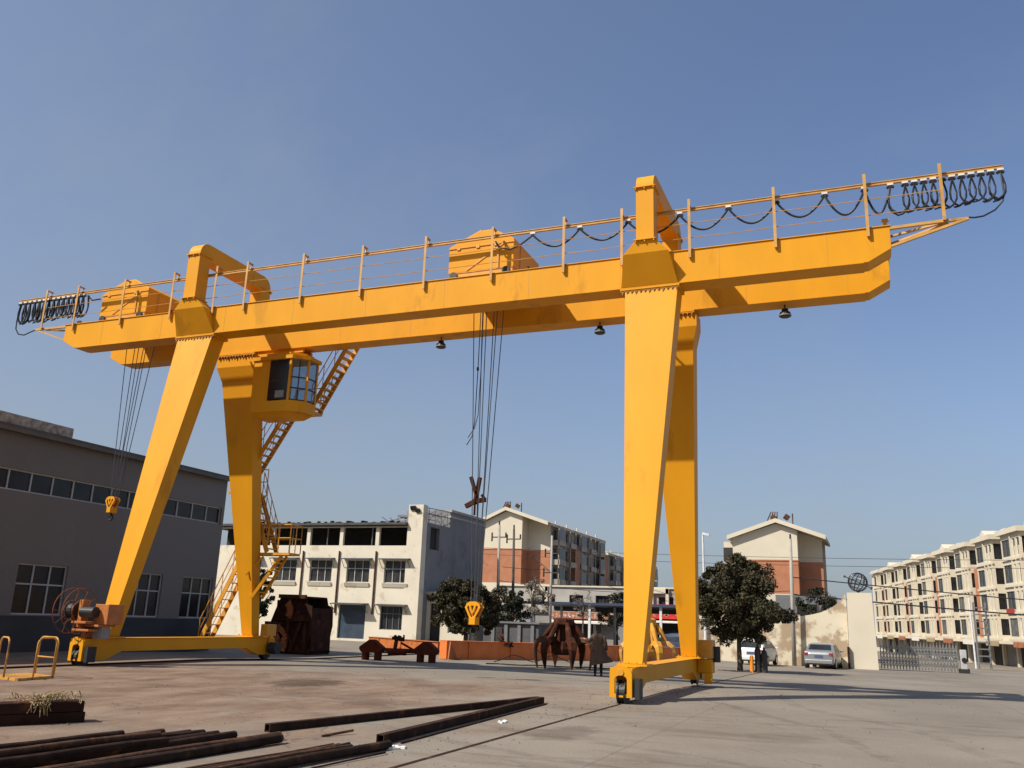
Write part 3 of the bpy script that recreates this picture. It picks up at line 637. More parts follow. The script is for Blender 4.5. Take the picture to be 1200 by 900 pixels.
MB().box(X0+.1,-8.9,Y0+2.6,Y0+2.8,5.9,7.5).build('gallery_back_wall','interior_dark',wb)
MB().box(X0+.1,-8.9,Y0+.24,Y0+2.6,5.95,6.0).build('gallery_floor','interior_dark',wb)
MB().box(X0+.1,X1-.35,Y0+.5,Y0+.6,base,5.9).build('inner_lining','interior_dark',wb)
MB().box(X1-1.5,X1-.27,Y0+.7,Y0+3,5.9,7.6).build('stair_room','interior_dark',wb)
for o in up: window(P,o,wb,.16,.05,3,.62,'glass_mid','alu')
for o in lw_: window(P,o,wb,.16,.04,4,.68,'glass_dark','grey_metal')
d=MB(); d.hexa([P(door[0],door[2],.15),P(door[1],door[2],.15),P(door[1],door[2],.2),P(door[0],door[2],.2)],[P(door[0],door[3],.15),P(door[1],door[3],.15),P(door[1],door[3],.2),P(door[0],door[3],.2)])
d.build('door','blue_door',wb)
for o in up+lw_+[door]:
    aw=MB()
    u0,u1,z0,z1=o; big=o is door; dep=.45 if not big else .8
    aw.hexa([P(u0-.25,z1+.06,0),P(u1+.2,z1+.06,0),P(u1+.2,z1+.01,-dep),P(u0-.25,z1+.01,-dep)],[P(u0-.25,z1+.13,0),P(u1+.2,z1+.13,0),P(u1+.2,z1+.07,-dep),P(u0-.25,z1+.07,-dep)])
    for u in(u0-.2,u1+.15): aw.tube([P(u,z1-.5,-.02),P(u,z1,-dep+.03)],.02,5)
    aw.build('awning','roof_dark',wb)
for o in up: MB().hexa([P(o[0]-.05,o[2]-.28,-.05),P(o[1]+.05,o[2]-.28,-.05),P(o[1]+.05,o[2]-.28,.0),P(o[0]-.05,o[2]-.28,.0)],[P(o[0]-.05,o[2]-.02,-.16),P(o[1]+.05,o[2]-.02,-.16),P(o[1]+.05,o[2]-.02,.0),P(o[0]-.05,o[2]-.02,.0)]).build('window_sill','plaster',wb)
for x in(-16.95,-14.0,-11.1): MB().cyl((x,Y0-.08,5.75),(x,Y0-.08,1.6),.055,8).build('downpipe','rust_brown',wb)
for x in(-18.2,-15.3,-11.7,-11.3,-21): MB().cyl((x,Y0+.3,6.1),(x,Y0+.3,7.5),.04,6).build('gallery_post','grey_metal',wb)
rw=MB()   # bare roof truss beside the pier
for k in range(4):
    y=30.9+k*.95; rw.tube([(X1-.9,y,8.35),(X1-.05,y,8.62)],.022,5); rw.tube([(X1-.05,y,7.75),(X1-.05,y,8.7)],.03,5); rw.tube([(X1-.05,y,7.8),(X1-.05,y+.9,8.65)],.022,5)
for z in(8.72,8.3): rw.tube([(X1-.05,30.6,z),(X1-.05,34.1,z+.12)],.028,5); rw.tube([(X1-.9,30.6,z-.2),(X1-.9,34.1,z-.1)],.022,5)
for k in range(5): rw.tube([(-9-.5*k,30.6+.3*k,7.7),(-8.85-.6*k,30.6,7.98+.04*k)],.02,5)
rw.tube([(-11.2,31,7.85),(-8.85,31,8.25)],.022,5)
rw.build('roof_truss','grey_metal',wb)
lp=MB(); lp.cbox((-8.45,Y0-.12,8.62),(.38,.16,.28),rx=.5); lp.cbox((-8.1,Y0-.12,8.45),(.3,.16,.25),rx=.5); lp.build('wall_floodlight','black',wb)
gs=MB()
for i in range(26):
    x=-22+i*.5+random.uniform(-.2,.2); hh=random.uniform(.05,.16); gs.cbox((x,Y0-.2+random.uniform(0,.3),7.66+hh/2),(random.uniform(.1,.4),.2,hh),rz=random.uniform(0,3))
gs.build('roof_rubble','rust_dark',wb)
# annex porch
an=thing('porch_annex',(-6.2,33,-.2),'small cream porch room beside the cream block behind the tree','building')
b=MB(); P=facade(b,(-7.7,31.2,-.4),(1,0,0),3.2,3.4,[(.25,1.05,.4,2.85),(1.62,2.75,1.0,2.75)],.2); b.box(-7.7,-4.5,31.65,34,-.4,3.0); b.build('wall','cream',an)
MB().box(-7.75,-4.35,30.95,34.1,3.01,3.2).build('roof','apt_grey',an)
MB().box(-7.6,-4.6,31.5,31.6,-.4,2.95).build('doorway','interior_dark',an)
window(P,(1.62,2.75,1.0,2.75),an,.15,.05,2)
# ------------------------------------------------------------------ grey shed wall behind the orange beam
sw=thing('grey_shed',(-1.7,31.5,-.2),'low dark grey shed wall with pilasters behind the orange beam','shed')
b=MB(); b.box(-3.6,.2,31.4,34,-.5,1.35); b.build('wall','rust_brown' if False else 'grey_dark',sw)
b=MB()
for x in(-3.0,-2.1,-1.2,-.3): b.box(x,x+.22,31.28,31.399,-.5,1.3)
b.build('pilaster','grey_metal',sw); MB().box(-3.7,.3,31.2,34.1,1.351,1.46).build('roof','grey_metal',sw)
MB().box(-2.7,-2.25,31.3,31.398,-.5,1.1).build('doorway','interior_dark',sw)
bx=tag(MB().box(-4.2,-3.75,29.2,29.6,-.3,.75).build('meter_cabinet','cream',bevel=.02),'small cream cabinet standing by the grey shed wall','cabinet')
# ------------------------------------------------------------------ low white commercial row behind
lb=thing('shop_row',(-4,60,-.7),'low pale shop row with small square windows beyond the canopy','building')
b=MB(); zb=-1.0
ops=[(x+14,x+15.35,3.1-zb,4.0-zb) for x in(-9.3,-6.55,-4.0,-1.2,1.9,4.6)]+[(x+14,x+17.4,.0,2.3-zb) for x in(-11.5,-7.6,-3.6,.4,4.4)]
P=facade(b,(-14,58,zb),(1,0,0),24,4.72-zb,ops,.3); b.box(-14,10,58.31,66,zb,4.6); b.box(9.7,9.99,58.02,66,zb,4.7); b.build('wall','apt_grey',lb)
for o in ops[:6]: window(P,o,lb,.25,.06,2,None,'glass_mid','roof_dark')
for i,o in enumerate(ops[6:]): 
    s_=MB(); s_.hexa([P(o[0],0,.2),P(o[1],0,.2),P(o[1],0,.25),P(o[0],0,.25)],[P(o[0],o[3],.2),P(o[1],o[3],.2),P(o[1],o[3],.25),P(o[0],o[3],.25)]); s_.build('shopfront','glass_mid' if i%2 else 'shutter',lb)
tr_=MB(); tr_.box(-14.1,10.1,57.85,58.3,4.721,4.86)
for x in(-10.4,-8.9,1.2,2.6): tr_.box(x,x+.28,57.7,57.99,2.7,4.72)
tr_.box(-10.4,-8.6,57.7,57.99,4.3,4.72); tr_.box(1.2,2.9,57.7,57.99,4.3,4.72); tr_.build('cornice','cream',lb)
sg=MB(); sg.box(-8.2,-2.6,57.5,57.9,1.85,2.45); sgo=sg.build('shop_sign_board','shop_sign',lb)
ch=MB()
for i in range(13):
    x=-8.0+i*.41
    for k in range(4):
        a=random.uniform(0,3.1); ch.cbox((x+random.uniform(-.09,.09),57.48,2.15+random.uniform(-.14,.14)),(.22,.02,.04),ry=random.choice([0,math.pi/2,.8,-.8]))
ch.build('sign_lettering','sign_white',sgo)
aw=MB(); aw.hexa([(-8.3,57.2,1.45),(-2.6,57.2,1.45),(-2.6,57.9,1.62),(-8.3,57.9,1.62)],[(-8.3,57.2,1.60),(-2.6,57.2,1.60),(-2.6,57.9,1.78),(-8.3,57.9,1.78)]); aw.build('awning','sign_white',lb)
sg=MB(); sg.box(.2,4.6,57.4,57.8,2.1,3.35); sgo=sg.build('shop_sign_board','sign_red',lb)
ch=MB()
for i in range(4):
    x=.75+i*1.0
    for k in range(5): ch.cbox((x+random.uniform(-.22,.22),57.38,2.72+random.uniform(-.3,.3)),(.5,.02,.09),ry=random.choice([0,math.pi/2,.8,-.8]))
ch.build('sign_lettering','sign_yellow',sgo)
MB().hexa([(.2,57.0,1.75),(4.8,57.0,1.75),(4.8,57.9,1.85),(.2,57.9,1.85)],[(.2,57.0,1.85),(4.8,57.0,1.85),(4.8,57.9,2.0),(.2,57.9,2.0)]).build('awning','sign_white',lb)
# canopy
cn=thing('carport_canopy',(0,48,-.5),'flat dark blue roofed carport on slim white posts','canopy')
MB().box(-6.2,6.6,44.6,52.5,2.86,3.06).build('roof','blue_roof',cn); MB().box(-6.1,6.5,52.3,52.4,2.45,2.855).build('shade_sheet','grey_dark',cn)  # dark sheet at the back is added to stand for shade under the roof
for x in(-5.33,-.57,5.0):
    for y in(44.9,52.2): MB().box(x-.09,x+.09,y-.09,y+.09,-.9,2.858).build('post','white_metal',cn)
# ------------------------------------------------------------------ apartment blocks
def gable_block(name,label,x0,x1,xs,yf,yr,zb,ze,zr,xr,zb0,zb1,step,side='r',group=None,floors=4,sidewin=True,detail=True):
    """gable end faces -Y; right strip xs..x1 is set back by step"""
    t=thing(name,((x0+x1)/2,yf+3,zb),label,'apartment block',group)
    yl=yr; 
    def zroof(x): return ze+(zr-ze)*(1-abs(x-xr)/((xr-x0) if x<xr else (x1-xr)))
    b=MB()
    # upper cream gable parts
    b.add([(x0,yf,zb1),(xs,yf,zb1),(xs,yf,zroof(xs)),(xr,yf,zr),(x0,yf,ze)],[(0,1,2,3,4)])
    b.add([(xs,yf+step,zb1),(x1,yf+step,zb1),(x1,yf+step,ze),(xs,yf+step,zroof(xs))],[(0,1,2,3)])
    b.add([(xs,yf,zb1),(xs,yf+step,zb1),(xs,yf+step,zroof(xs)),(xs,yf,zroof(xs))],[(0,1,2,3)])
    b.add([(x0,yf,zb),(x0,yr,zb),(x0,yr,ze),(x0,yf,ze)],[(0,1,2,3)])
    b.add([(x0,yr,zb),(x1,yr,zb),(x1,yr,ze),(xr,yr,zr),(x0,yr,ze)],[(0,1,2,3,4)])
    b.add([(x0,yf,zb),(xs,yf,zb),(xs,yf,zb0),(x0,yf,zb0)],[(0,1,2,3)]); b.add([(xs,yf+step,zb),(x1,yf+step,zb),(x1,yf+step,zb0),(xs,yf+step,zb0)],[(0,1,2,3)]); b.add([(xs,yf,zb),(xs,yf+step,zb),(xs,yf+step,zb0),(xs,yf,zb0)],[(0,1,2,3)])
    b.build('gable_wall','apt_white',t)
    k=MB(); k.add([(x0,yf,zb0),(xs,yf,zb0),(xs,yf,zb1),(x0,yf,zb1)],[(0,1,2,3)]); k.add([(xs,yf+step,zb0),(x1,yf+step,zb0),(x1,yf+step,zb1),(xs,yf+step,zb1)],[(0,1,2,3)]); k.add([(xs,yf,zb0),(xs,yf+step,zb0),(xs,yf+step,zb1),(xs,yf,zb1)],[(0,1,2,3)])
    k.box(x0-.02,xs+.02,yf-.06,yf+.01,zb1-.06,zb1+.06)
    k.build('brick_band','apt_brick',t)
    r=MB(); ov=.5
    for (a,za,c,zc) in((x0-ov,ze-.15,xr,zr+.12),(xr,zr+.12,x1+ov,ze-.15)):
        r.hexa([(a,yf-ov,za),(c,yf-ov,zc),(c,yr+ov,zc),(a,yr+ov,za)],[(a,yf-ov,za+.35),(c,yf-ov,zc+.35),(c,yr+ov,zc+.35),(a,yr+ov,za+.35)])
    ro=r.build('roof','roof_tile',t)
    e=MB(); 
    for (a,za,c,zc) in((x0-ov-.02,ze-.2,xr,zr+.07),(xr,zr+.07,x1+ov+.02,ze-.2)): e.hexa([(a,yf-ov-.06,za),(c,yf-ov-.06,zc),(c,yf-ov-.003,zc),(a,yf-ov-.003,za)],[(a,yf-ov-.06,za+.42),(c,yf-ov-.06,zc+.42),(c,yf-ov-.003,zc+.42),(a,yf-ov-.003,za+.42)])
    e.build('verge_board','apt_white',ro)
    # long side facing +X
    if sidewin:
        Ls=yr-(yf+step); fh=(ze-zb0)/3.; s_=MB(); ops=[]; n=int(Ls//4.2)
        for i in range(n):
            u=.8+i*Ls/n
            for f_ in range(3): ops.append((u,u+1.9,zb0-zb+.35+f_*fh,zb0-zb+fh-.25+f_*fh)); 
            for f_ in range(3): ops.append((u+2.5,u+3.3,zb0-zb+.9+f_*fh,zb0-zb+fh-.5+f_*fh))
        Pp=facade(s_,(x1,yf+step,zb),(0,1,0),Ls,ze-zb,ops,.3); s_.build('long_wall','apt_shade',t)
        for o in ops[:60]: window(Pp,o,t,.25,.08,2,None,'glass_dark','alu')
        bl=MB(); br=MB()
        for i in range(n):
            u=.8+i*Ls/n
            for f_ in range(3): z=zb0-zb+f_*fh; bl.hexa([Pp(u-.3,z,-1.1),Pp(u+2.1,z,-1.1),Pp(u+2.1,z,-.003),Pp(u-.3,z,-.003)],[Pp(u-.3,z+.65,-1.1),Pp(u+2.1,z+.65,-1.1),Pp(u+2.1,z+.65,-.003),Pp(u-.3,z+.65,-.003)])
            for a in(u-.3,u+1.95): bl.hexa([Pp(a,0,-1.0),Pp(a+.15,0,-1.0),Pp(a+.15,0,-.9),Pp(a,0,-.9)],[Pp(a,ze-zb-.3,-1.0),Pp(a+.15,ze-zb-.3,-1.0),Pp(a+.15,ze-zb-.3,-.9),Pp(a,ze-zb-.3,-.9)])
        for i in range(n):
            u=.8+i*Ls/n
            if i%3==1: k_=MB(); k_.hexa([Pp(u+2.2,zb0-zb,-.9),Pp(u+4.1,zb0-zb,-.9),Pp(u+4.1,zb0-zb,-.003),Pp(u+2.2,zb0-zb,-.003)],[Pp(u+2.2,zb0-zb+2*fh,-.9),Pp(u+4.1,zb0-zb+2*fh,-.9),Pp(u+4.1,zb0-zb+2*fh,-.003),Pp(u+2.2,zb0-zb+2*fh,-.003)]); k_.build('brick_panel','apt_brick',t)
            if i%2==0:
                for f_ in range(3): k_=MB(); z=zb0-zb+f_*fh+.66; k_.hexa([Pp(u-.25,z,-1.05),Pp(u+2.05,z,-1.05),Pp(u+2.05,z,-1.0),Pp(u-.25,z,-1.0)],[Pp(u-.25,z+fh-1.0,-1.05),Pp(u+2.05,z+fh-1.0,-1.05),Pp(u+2.05,z+fh-1.0,-1.0),Pp(u-.25,z+fh-1.0,-1.0)]); k_.build('balcony_glazing',['glass_dark','glass_mid','glass_pale'][(i//2+f_)%3],t)
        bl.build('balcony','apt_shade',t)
        cm=MB()
        for i in range(n):
            y=yf+step+2+i*Ls/n; cm.box(x1-1.6,x1-1.3,y,y+.5,ze,ze+.8); cm.cyl((x1-.6,y+1.6,ze+.2),(x1-.6,y+1.6,ze+1.0),.10,6)
        cm.build('roof_dormer','apt_white',ro)
    ht=MB()
    for i in range(2): ht.cbox((xr-.3+i*1.3,yf+1.0,zr+.75),(.5,.6,.45),ry=.6,rz=.3*i)
    for i in range(4): ht.beam((xr-1.0+i*.35,yf+.8,zr+.2),(xr-.5+i*.2,yf+.8,zr+1.3),.10,.10)
    ht.cyl((xr+1.6,yf+.8,zr),(xr+1.6,yf+.8,zr+1.1),.07,6)
    ht.build('solar_heater','rust_brown',ro)
    return t
gable_block('apartment_block','cream and brick gabled flats behind the pole trio, left of the right crane leg',-25.4,-16.7,-19.7,79,103.5,-1.3,13.0,14.6,-21.8,5.9,9.95,2.0)
gable_block('apartment_block','farther cream and brick flats just left of the near right crane leg',-28,-17.3,-18.0,108,140,-1.8,11.6,13.2,-23,4.9,8.2,1.5)
gable_block('apartment_block','cream gabled flats with brick band rising behind the round tree',6.7,15.35,13.1,71.5,80,-1.0,10.55,12.0,11.1,5.0,8.3,2.3,sidewin=False)
bb_=MB(); bb_.box(5.7,6.69,72,76,-1,10.2); t_=tag(bb_.build('stair_tower','apt_white'),'narrow cream bay on the left flank of the flats behind the round tree','building part')
MB().box(5.68,6.6,71.9,71.998,8.2,9.6).build('opening','interior_dark',t_)
gh=thing('grey_outbuilding',(15.5,69,-1),'dark grey low block below the brick band of the middle flats','building')
MB().box(11.3,16.6,66,71,-1,4.7).build('wall','grey_metal',gh); MB().box(13.2,15.0,65.9,65.998,2.6,3.9).build('window','glass_dark',gh); MB().box(11.2,16.8,65.6,65.998,1.6,2.0).build('blue_ledge','blue_roof',gh)
# right-hand long block C
A=V((36.3,63.0,-1.9)); dv=V((-.176,.984,0)).normalized(); LC=94.
rc=thing('apartment_row',(40,110,-1.9),'long cream balcony block over shops along the street at right','apartment block')
# outward normal faces -X side: U must run so that U x Z = outward(-dv.y..). Outward n = (-.984,-.176); U=?  U x Z=(Uy,-Ux) -> U=(.176,-.984)=-dv
Of=A+dv*LC; U=-dv
def uo(s0,s1): return (LC-s1,LC-s0)
fh=2.52; sl0=3.15; ztop=sl0+4*fh+.3; bays=[]; s_=2.0
while s_<LC-7: bays.append(s_); s_+=8.6
def slab(mb,s0,s1,z0,z1,d0,d1):
    u0,u1=uo(s0,s1); mb.hexa([P(u0,z0,-d1),P(u1,z0,-d1),P(u1,z0,-d0),P(u0,z0,-d0)],[P(u0,z1,-d1),P(u1,z1,-d1),P(u1,z1,-d0),P(u0,z1,-d0)]); return mb
nn=V((-dv.y,dv.x,0)); back=-nn*11
ops=[]
for k,s0 in enumerate(bays):
    for f_ in range(4):
        z=sl0+.35+f_*fh; ops.append((*uo(s0+6.0,s0+6.5),z+.25,z+1.75))
        if k%2: ops.append((*uo(s0+7.3,s0+7.9),z+.25,z+1.75))
    ops.append((*uo(s0+.2,s0+4.2),0.05,2.7)); ops.append((*uo(s0+4.6,s0+8.3),0.05,2.7))
b=MB(); P=facade(b,Of,U,LC,ztop,ops,.35)
a0=A;a1=A+back; b.add([a0,a1,a1+V((0,0,ztop)),a0+back*.5+V((0,0,ztop+1.6)),a0+V((0,0,ztop))],[(0,1,2,3,4)])
b.add([Of,Of+back,Of+back+V((0,0,ztop)),Of+V((0,0,ztop))],[(0,1,2,3)]); b.build('facade_wall','apt_white',rc)
rest=MB(); wi=0
def pn(Pf,o,mb): mb.hexa([Pf(o[0],o[2],.30),Pf(o[1],o[2],.30),Pf(o[1],o[2],.34),Pf(o[0],o[2],.34)],[Pf(o[0],o[3],.30),Pf(o[1],o[3],.30),Pf(o[1],o[3],.34),Pf(o[0],o[3],.34)]); return mb
for j,o in enumerate(ops):
    if o[2]<.1: pn(P,o,MB()).build('shop_shutter','shutter' if (j%3) else 'interior_dark',rc)
    else: pn(P,o,rest)
BD=1.35
for k,s0 in enumerate(bays):
    top=ztop-.30; bo=[]
    for f_ in range(4):
        z=f_*fh; h1=2.12 if f_<3 else 2.05
        bo+= [(5.6-1.22,5.6-.26,z+.36,z+h1),(5.6-2.40,5.6-1.42,z+.36,z+h1),(.16,3.02,z+.40,z+h1)]
    w_=MB(); base0=A+dv*(s0+5.6)+nn*BD+V((0,0,sl0))
    Pb=facade(w_,base0,U,5.6,top-sl0,bo,.16)
    so_=[(.18,BD-.12,f_*fh+.5,f_*fh+2.1) for f_ in range(4)]
    Ps=facade(w_,A+dv*s0+nn*BD+V((0,0,sl0)),-nn,BD,top-sl0,so_,.12)
    w_.add([A+dv*(s0+5.6)+nn*BD+V((0,0,sl0)),A+dv*(s0+5.6)+V((0,0,sl0)),A+dv*(s0+5.6)+V((0,0,top)),A+dv*(s0+5.6)+nn*BD+V((0,0,top))],[(0,1,2,3)])
    slab(w_,s0,s0+5.6,sl0-.02,sl0-.001,.003,BD)
    for f_ in range(4): slab(w_,s0-.12,s0+5.72,sl0+f_*fh-.01,sl0+f_*fh+.20,BD+.001,BD+.14)
    for a_ in(.03,1.22+.03,2.45): slab(w_,s0+a_,s0+a_+.2,sl0+.21,top-(0 if a_>2 else 1.3),BD+.002,BD+.13)
    w_.build('bay_front','apt_white',rc)
    for j,o in enumerate(bo):
        if wi<84: window(Pb,o,rc,.13,.06,3 if o[1]-o[0]>1.5 else 1,None,random.choice(['glass_mid','glass_mid','glass_dark','glass_pale']),'grey_metal' if o[1]-o[0]>1.5 else 'sign_white'); wi+=1
        else: pn(Pb,o,rest)
    for o in so_: rest.hexa([Ps(o[0],o[2],.09),Ps(o[1],o[2],.09),Ps(o[1],o[2],.11),Ps(o[0],o[2],.11)],[Ps(o[0],o[3],.09),Ps(o[1],o[3],.09),Ps(o[1],o[3],.11),Ps(o[0],o[3],.11)])
    slab(MB(),s0-.35,s0+6.0,ztop-.29,ztop+.20,.004,BD+.35).build('cornice','apt_white',rc)
    if k%2==0: slab(MB(),s0+6.5,s0+8.3,sl0+.2,sl0+3*fh,.004,.95).build('brick_panel','apt_brick',rc)
    slab(MB(),s0+.3,s0+4.1,2.55,3.05,BD+.16,BD+.3).build('shop_sign_board','shop_sign' if k%3==1 else 'sign_yellow' if k%3 else 'sign_white',rc)
    if k==1: slab(MB(),s0+3.2,s0+5.4,sl0+fh*1+.05,sl0+fh*1+.5,BD+.15,BD+.2).build('hung_cloth','red_cloth',rc)
if rest.v: o_=rest.build('window','glass_dark',rc); o_['kind']='stuff'
slab(MB(),0,LC,sl0-.34,sl0-.021,.003,BD+.12).build('canopy_slab','apt_white',rc)
r=MB(); p=[A+V((0,0,ztop))+nn*.5-dv*.5,Of+V((0,0,ztop))+nn*.5+dv*.5,Of+V((0,0,ztop+1.7))-nn*5.5+dv*.5,A+V((0,0,ztop+1.7))-nn*5.5-dv*.5]
p[0].z+=.21;p[1].z+=.21
r.hexa(p,[q+V((0,0,.2)) for q in p]); ro=r.build('roof','roof_tile',rc)
for k,s0 in enumerate(bays):
    u0=LC-(s0+1.2); m_=MB(); m_.cyl(P(u0,ztop+.75,.5),P(u0-.8,ztop+.75,.5),.26,10); m_.beam(P(u0,ztop+.3,.0),P(u0,ztop+.8,.5),.06,.06); m_.beam(P(u0-.8,ztop+.3,.0),P(u0-.8,ztop+.8,.5),.06,.06); m_.build('solar_heater','white_metal',ro)
    if k%2: continue
    u0,u1=uo(s0+4.4,s0+9.2); MB().add([P(u0,ztop,-.2),P(u1,ztop,-.2),P((u0+u1)/2,ztop+1.3,-.2),P(u0,ztop,5),P(u1,ztop,5),P((u0+u1)/2,ztop+1.3,5)],[(0,1,2),(0,2,5,3),(1,4,5,2),(3,5,4)]).build('roof_gable','apt_white',ro)
# ------------------------------------------------------------------ yard wall, pillar, globe, gate
yw=thing('boundary_wall',(14,36.6,-.5),'cream boundary wall with flaking patches rising in a curve','wall')
pr=[(8.6,-.8),(18.36,-.8),(18.36,3.86),(18.2,3.62),(18.05,3.42),(17.8,3.18),(17.53,3.0),(17.2,2.82),(16.76,2.64),(16.3,2.52),(15.74,2.42),(12,2.30),(8.6,2.22)]
MB().prism(pr,'y',36.5,36.74).build('wall','yard_wall',yw)
tl=MB()
for i in range(9):
    x=12.2+i*.42+random.uniform(-.1,.1); tl.cbox((x,36.62,2.36+.08*random.random()),(random.uniform(.12,.3),.16,random.uniform(.1,.28)),rz=random.uniform(0,2),ry=random.uniform(-.3,.3))
tl.build('loose_brick','apt_brick',yw)
pl=thing('gate_pillar',(19.15,36.4,-.5),'broad tall cream gate pillar under the wire globe','pillar')
MB().hexa([(18.37,35.95,-.8),(19.97,35.95,-.8),(19.97,36.9,-.8),(18.37,36.9,-.8)],[(18.44,35.97,3.88),(19.84,35.97,3.88),(19.84,36.88,3.88),(18.44,36.88,3.88)]).build('shaft','cream',pl)
MB().box(18.28,18.40,35.7,35.94,-.6,.7).build('side_box','rust_dark',pl)
gl=thing('globe_sculpture',(19.1,36.4,3.9),'open wire globe sculpture on top of the gate pillar','sculpture')
g_=MB(); c=(19.1,36.4,4.52); Rg=.56; tiltR=Matrix.Rotation(.35,3,'Y')@Matrix.Rotation(.2,3,'X')
for k in range(7):
    a=math.pi*k/7; g_.ring(c,Rg,.024,n=28,m=5,tilt=(tiltR@V((0,0,1)),tiltR@V((math.cos(a),math.sin(a),0))))
for la in(-.9,-.45,0,.45,.9): g_.ring(V(c)+tiltR@V((0,0,Rg*math.sin(la))),Rg*math.cos(la),.02,n=28,m=5,tilt=(tiltR@V((1,0,0)),tiltR@V((0,1,0))))
g_.build('wire_sphere','globe_metal',gl)
g_=MB(); ax=V((.78,-.1,-.36)); g_.cyl(V(c)-ax,V(c)+ax,.03,8); g_.cyl(V(c)+ax*.93,V(c)+ax*1.03,.09,8); g_.cyl(V(c)-ax*1.0,V(c)-ax*.9,.07,8); g_.cyl((19.1,36.4,3.88),(19.1,36.4,4.05),.07,8); g_.build('axis_ring','globe_metal',gl)
gt=thing('sliding_gate',(22.3,38.9,-.6),'low silver folding lattice gate beside the cream pillar','gate')
for i in range(25):
    x=20.12+i*.178; z0=gz(x,38.9)+.06; m_=MB(); hh=1.52
    m_.tube([(x,38.72,z0),(x,38.72,z0+hh),(x,39.1,z0+hh),(x,39.1,z0)],.028,6); m_.beam((x,38.74,z0+1.1),(x,39.08,z0+1.1),.02,.03); m_.beam((x,38.74,z0+.5),(x,39.08,z0+.5),.02,.03); m_.cyl((x,38.72,z0+hh),(x,38.72,z0+hh+.14),.016,6)
    m_.build('upright_frame','gate_steel',gt)
for y in(38.69,39.13):
    m_=MB()
    for i in range(24):
        x=20.12+i*.178; z0=gz(x,38.9)+.06
        for q_ in range(4): a=z0+.12+q_*.33; m_.beam((x,y,a),(x+.178,y,a+.33),.012,.03); m_.beam((x,y,a+.33),(x+.178,y,a),.012,.03)
    m_.build('lattice','gate_steel',gt)
MB().box(24.55,24.9,38.6,39.2,-.6,.75).build('drive_head','alu',gt,bevel=.03); MB().cyl((24.75,38.55,.15),(24.75,38.59,.15),.15,14).build('head_panel','glass_dark',gt); MB().box(24.45,25.0,38.5,39.3,-.62,-.35).build('skirt','rubber',gt)
# ------------------------------------------------------------------ trees
def leaves(n,clumps,size,rngl):
    vs=np.zeros((n*4,3)); 
    idx=rngl.integers(0,len(clumps),n); C=np.array([c[:3] for c in clumps])[idx]; R=np.array([c[3] for c in clumps])[idx]
    d=rngl.normal(size=(n,3)); d/=np.linalg.norm(d,axis=1)[:,None]; rr=rngl.random(n)**.45
    P=C+d*(R*rr)[:,None]*np.array([1,1,.8])
    a=rngl.normal(size=(n,3)); a/=np.linalg.norm(a,axis=1)[:,None]; b_=np.cross(a,rngl.normal(size=(n,3))); b_/=np.linalg.norm(b_,axis=1)[:,None]
    s=size*(.6+.8*rngl.random(n))[:,None]
    vs[0::4]=P-a*s*.5; vs[1::4]=P+b_*s*.28; vs[2::4]=P+a*s*.5; vs[3::4]=P-b_*s*.28
    f=np.arange(n*4).reshape(n,4); return vs,f
def tree(name,loc,H,cw,cb,label,seed,n=9000,size=.13,leafm='leaf',bark='bark',tr=.13,shape='round',lean=0,group='trees around the yard',ncl=90):
    t=thing(name,loc,label,'tree',group); r_=np.random.default_rng(seed); x,y,z=loc
    cz=z+(H+cb)/2; hz=(H-cb)/2; cl=[]
    tries=0
    while len(cl)<ncl and tries<20000:
        tries+=1; d=r_.normal(size=3); d/=np.linalg.norm(d); q_=r_.uniform(.25,1)**.5
        rx=cw/2*(1+.16*math.sin(3*math.atan2(d[1],d[0])+seed)+.13*math.sin(7*d[2]+seed)+.13*r_.normal()); 
        px=d[0]*rx*q_; py=d[1]*rx*q_; pz=d[2]*hz*q_
        if pz<-hz*.80: continue
        if shape=='round' and pz<0: f_=1.
        cr=r_.uniform(.08,.22)*min(cw,H-cb)*.62
        k=max(.6,1-cr/(cw/2)*.75); cl.append((x+px*k+lean,y+py*k,cz+pz*k,cr))
    m=MB(); tk=[(x,y,z-.1),(x+.02,y,z+cb*.5),(x+lean*.3,y,z+cb+.1),(x+lean*.6,y+.03,cz),(x+lean,y,cz+hz*.4)]
    m.tube(tk,[tr*1.25,tr,tr*.9,tr*.6,tr*.25],9)
    for k in range(14):
        c=cl[r_.integers(0,len(cl))]; s0=V(tk[2]).lerp(V(tk[3]),r_.uniform(.02,.9)); e=V(c[:3]); mid=s0.lerp(e,.5)+V((0,0,.12*cw*r_.uniform(0,.6)))
        m.tube([s0,mid,e],[tr*.42,tr*.26,tr*.08],6)
    m.build('trunk',bark,t,smooth=True)
    vs,f=leaves(n,cl,size,r_); me=bpy.data.meshes.new('crown'); me.from_pydata((vs-np.array(loc)).tolist(),[],f.tolist()); me.update(); o=bpy.data.objects.new('crown',me); me.materials.append(M[leafm]); COL.objects.link(o); o.parent=t
    return t
tree('broadleaf_tree',(14.16,19.7,-.33),5.35,4.5,.62,'round dark evergreen tree before the flaking cream wall',3,46000,.13,tr=.12,ncl=150)
tree('broadleaf_tree',(-.8,22.6,-.2),4.3,4.5,.5,'wide dark tree behind the hanging yellow hook block',5,36000,.14,'leaf','bark',.14,ncl=100)
tree('broadleaf_tree',(-9.2,15.4,-.15),4.1,1.7,.6,'narrow dark tree between the grey hall and rusty grab',8,5000,.13,'leaf_dark',ncl=50)
tree('broadleaf_tree',(-2.6,33.2,-.3),3.9,3.2,1.0,'dark bush tree half hidden behind the wide tree',9,7000,.15,'leaf_dark',ncl=50)
tree('broadleaf_tree',(-1.0,54.4,-.7),5.4,4.2,1.2,'small dark tree rising over the carport roof',11,6000,.17,'leaf_dark',ncl=60)
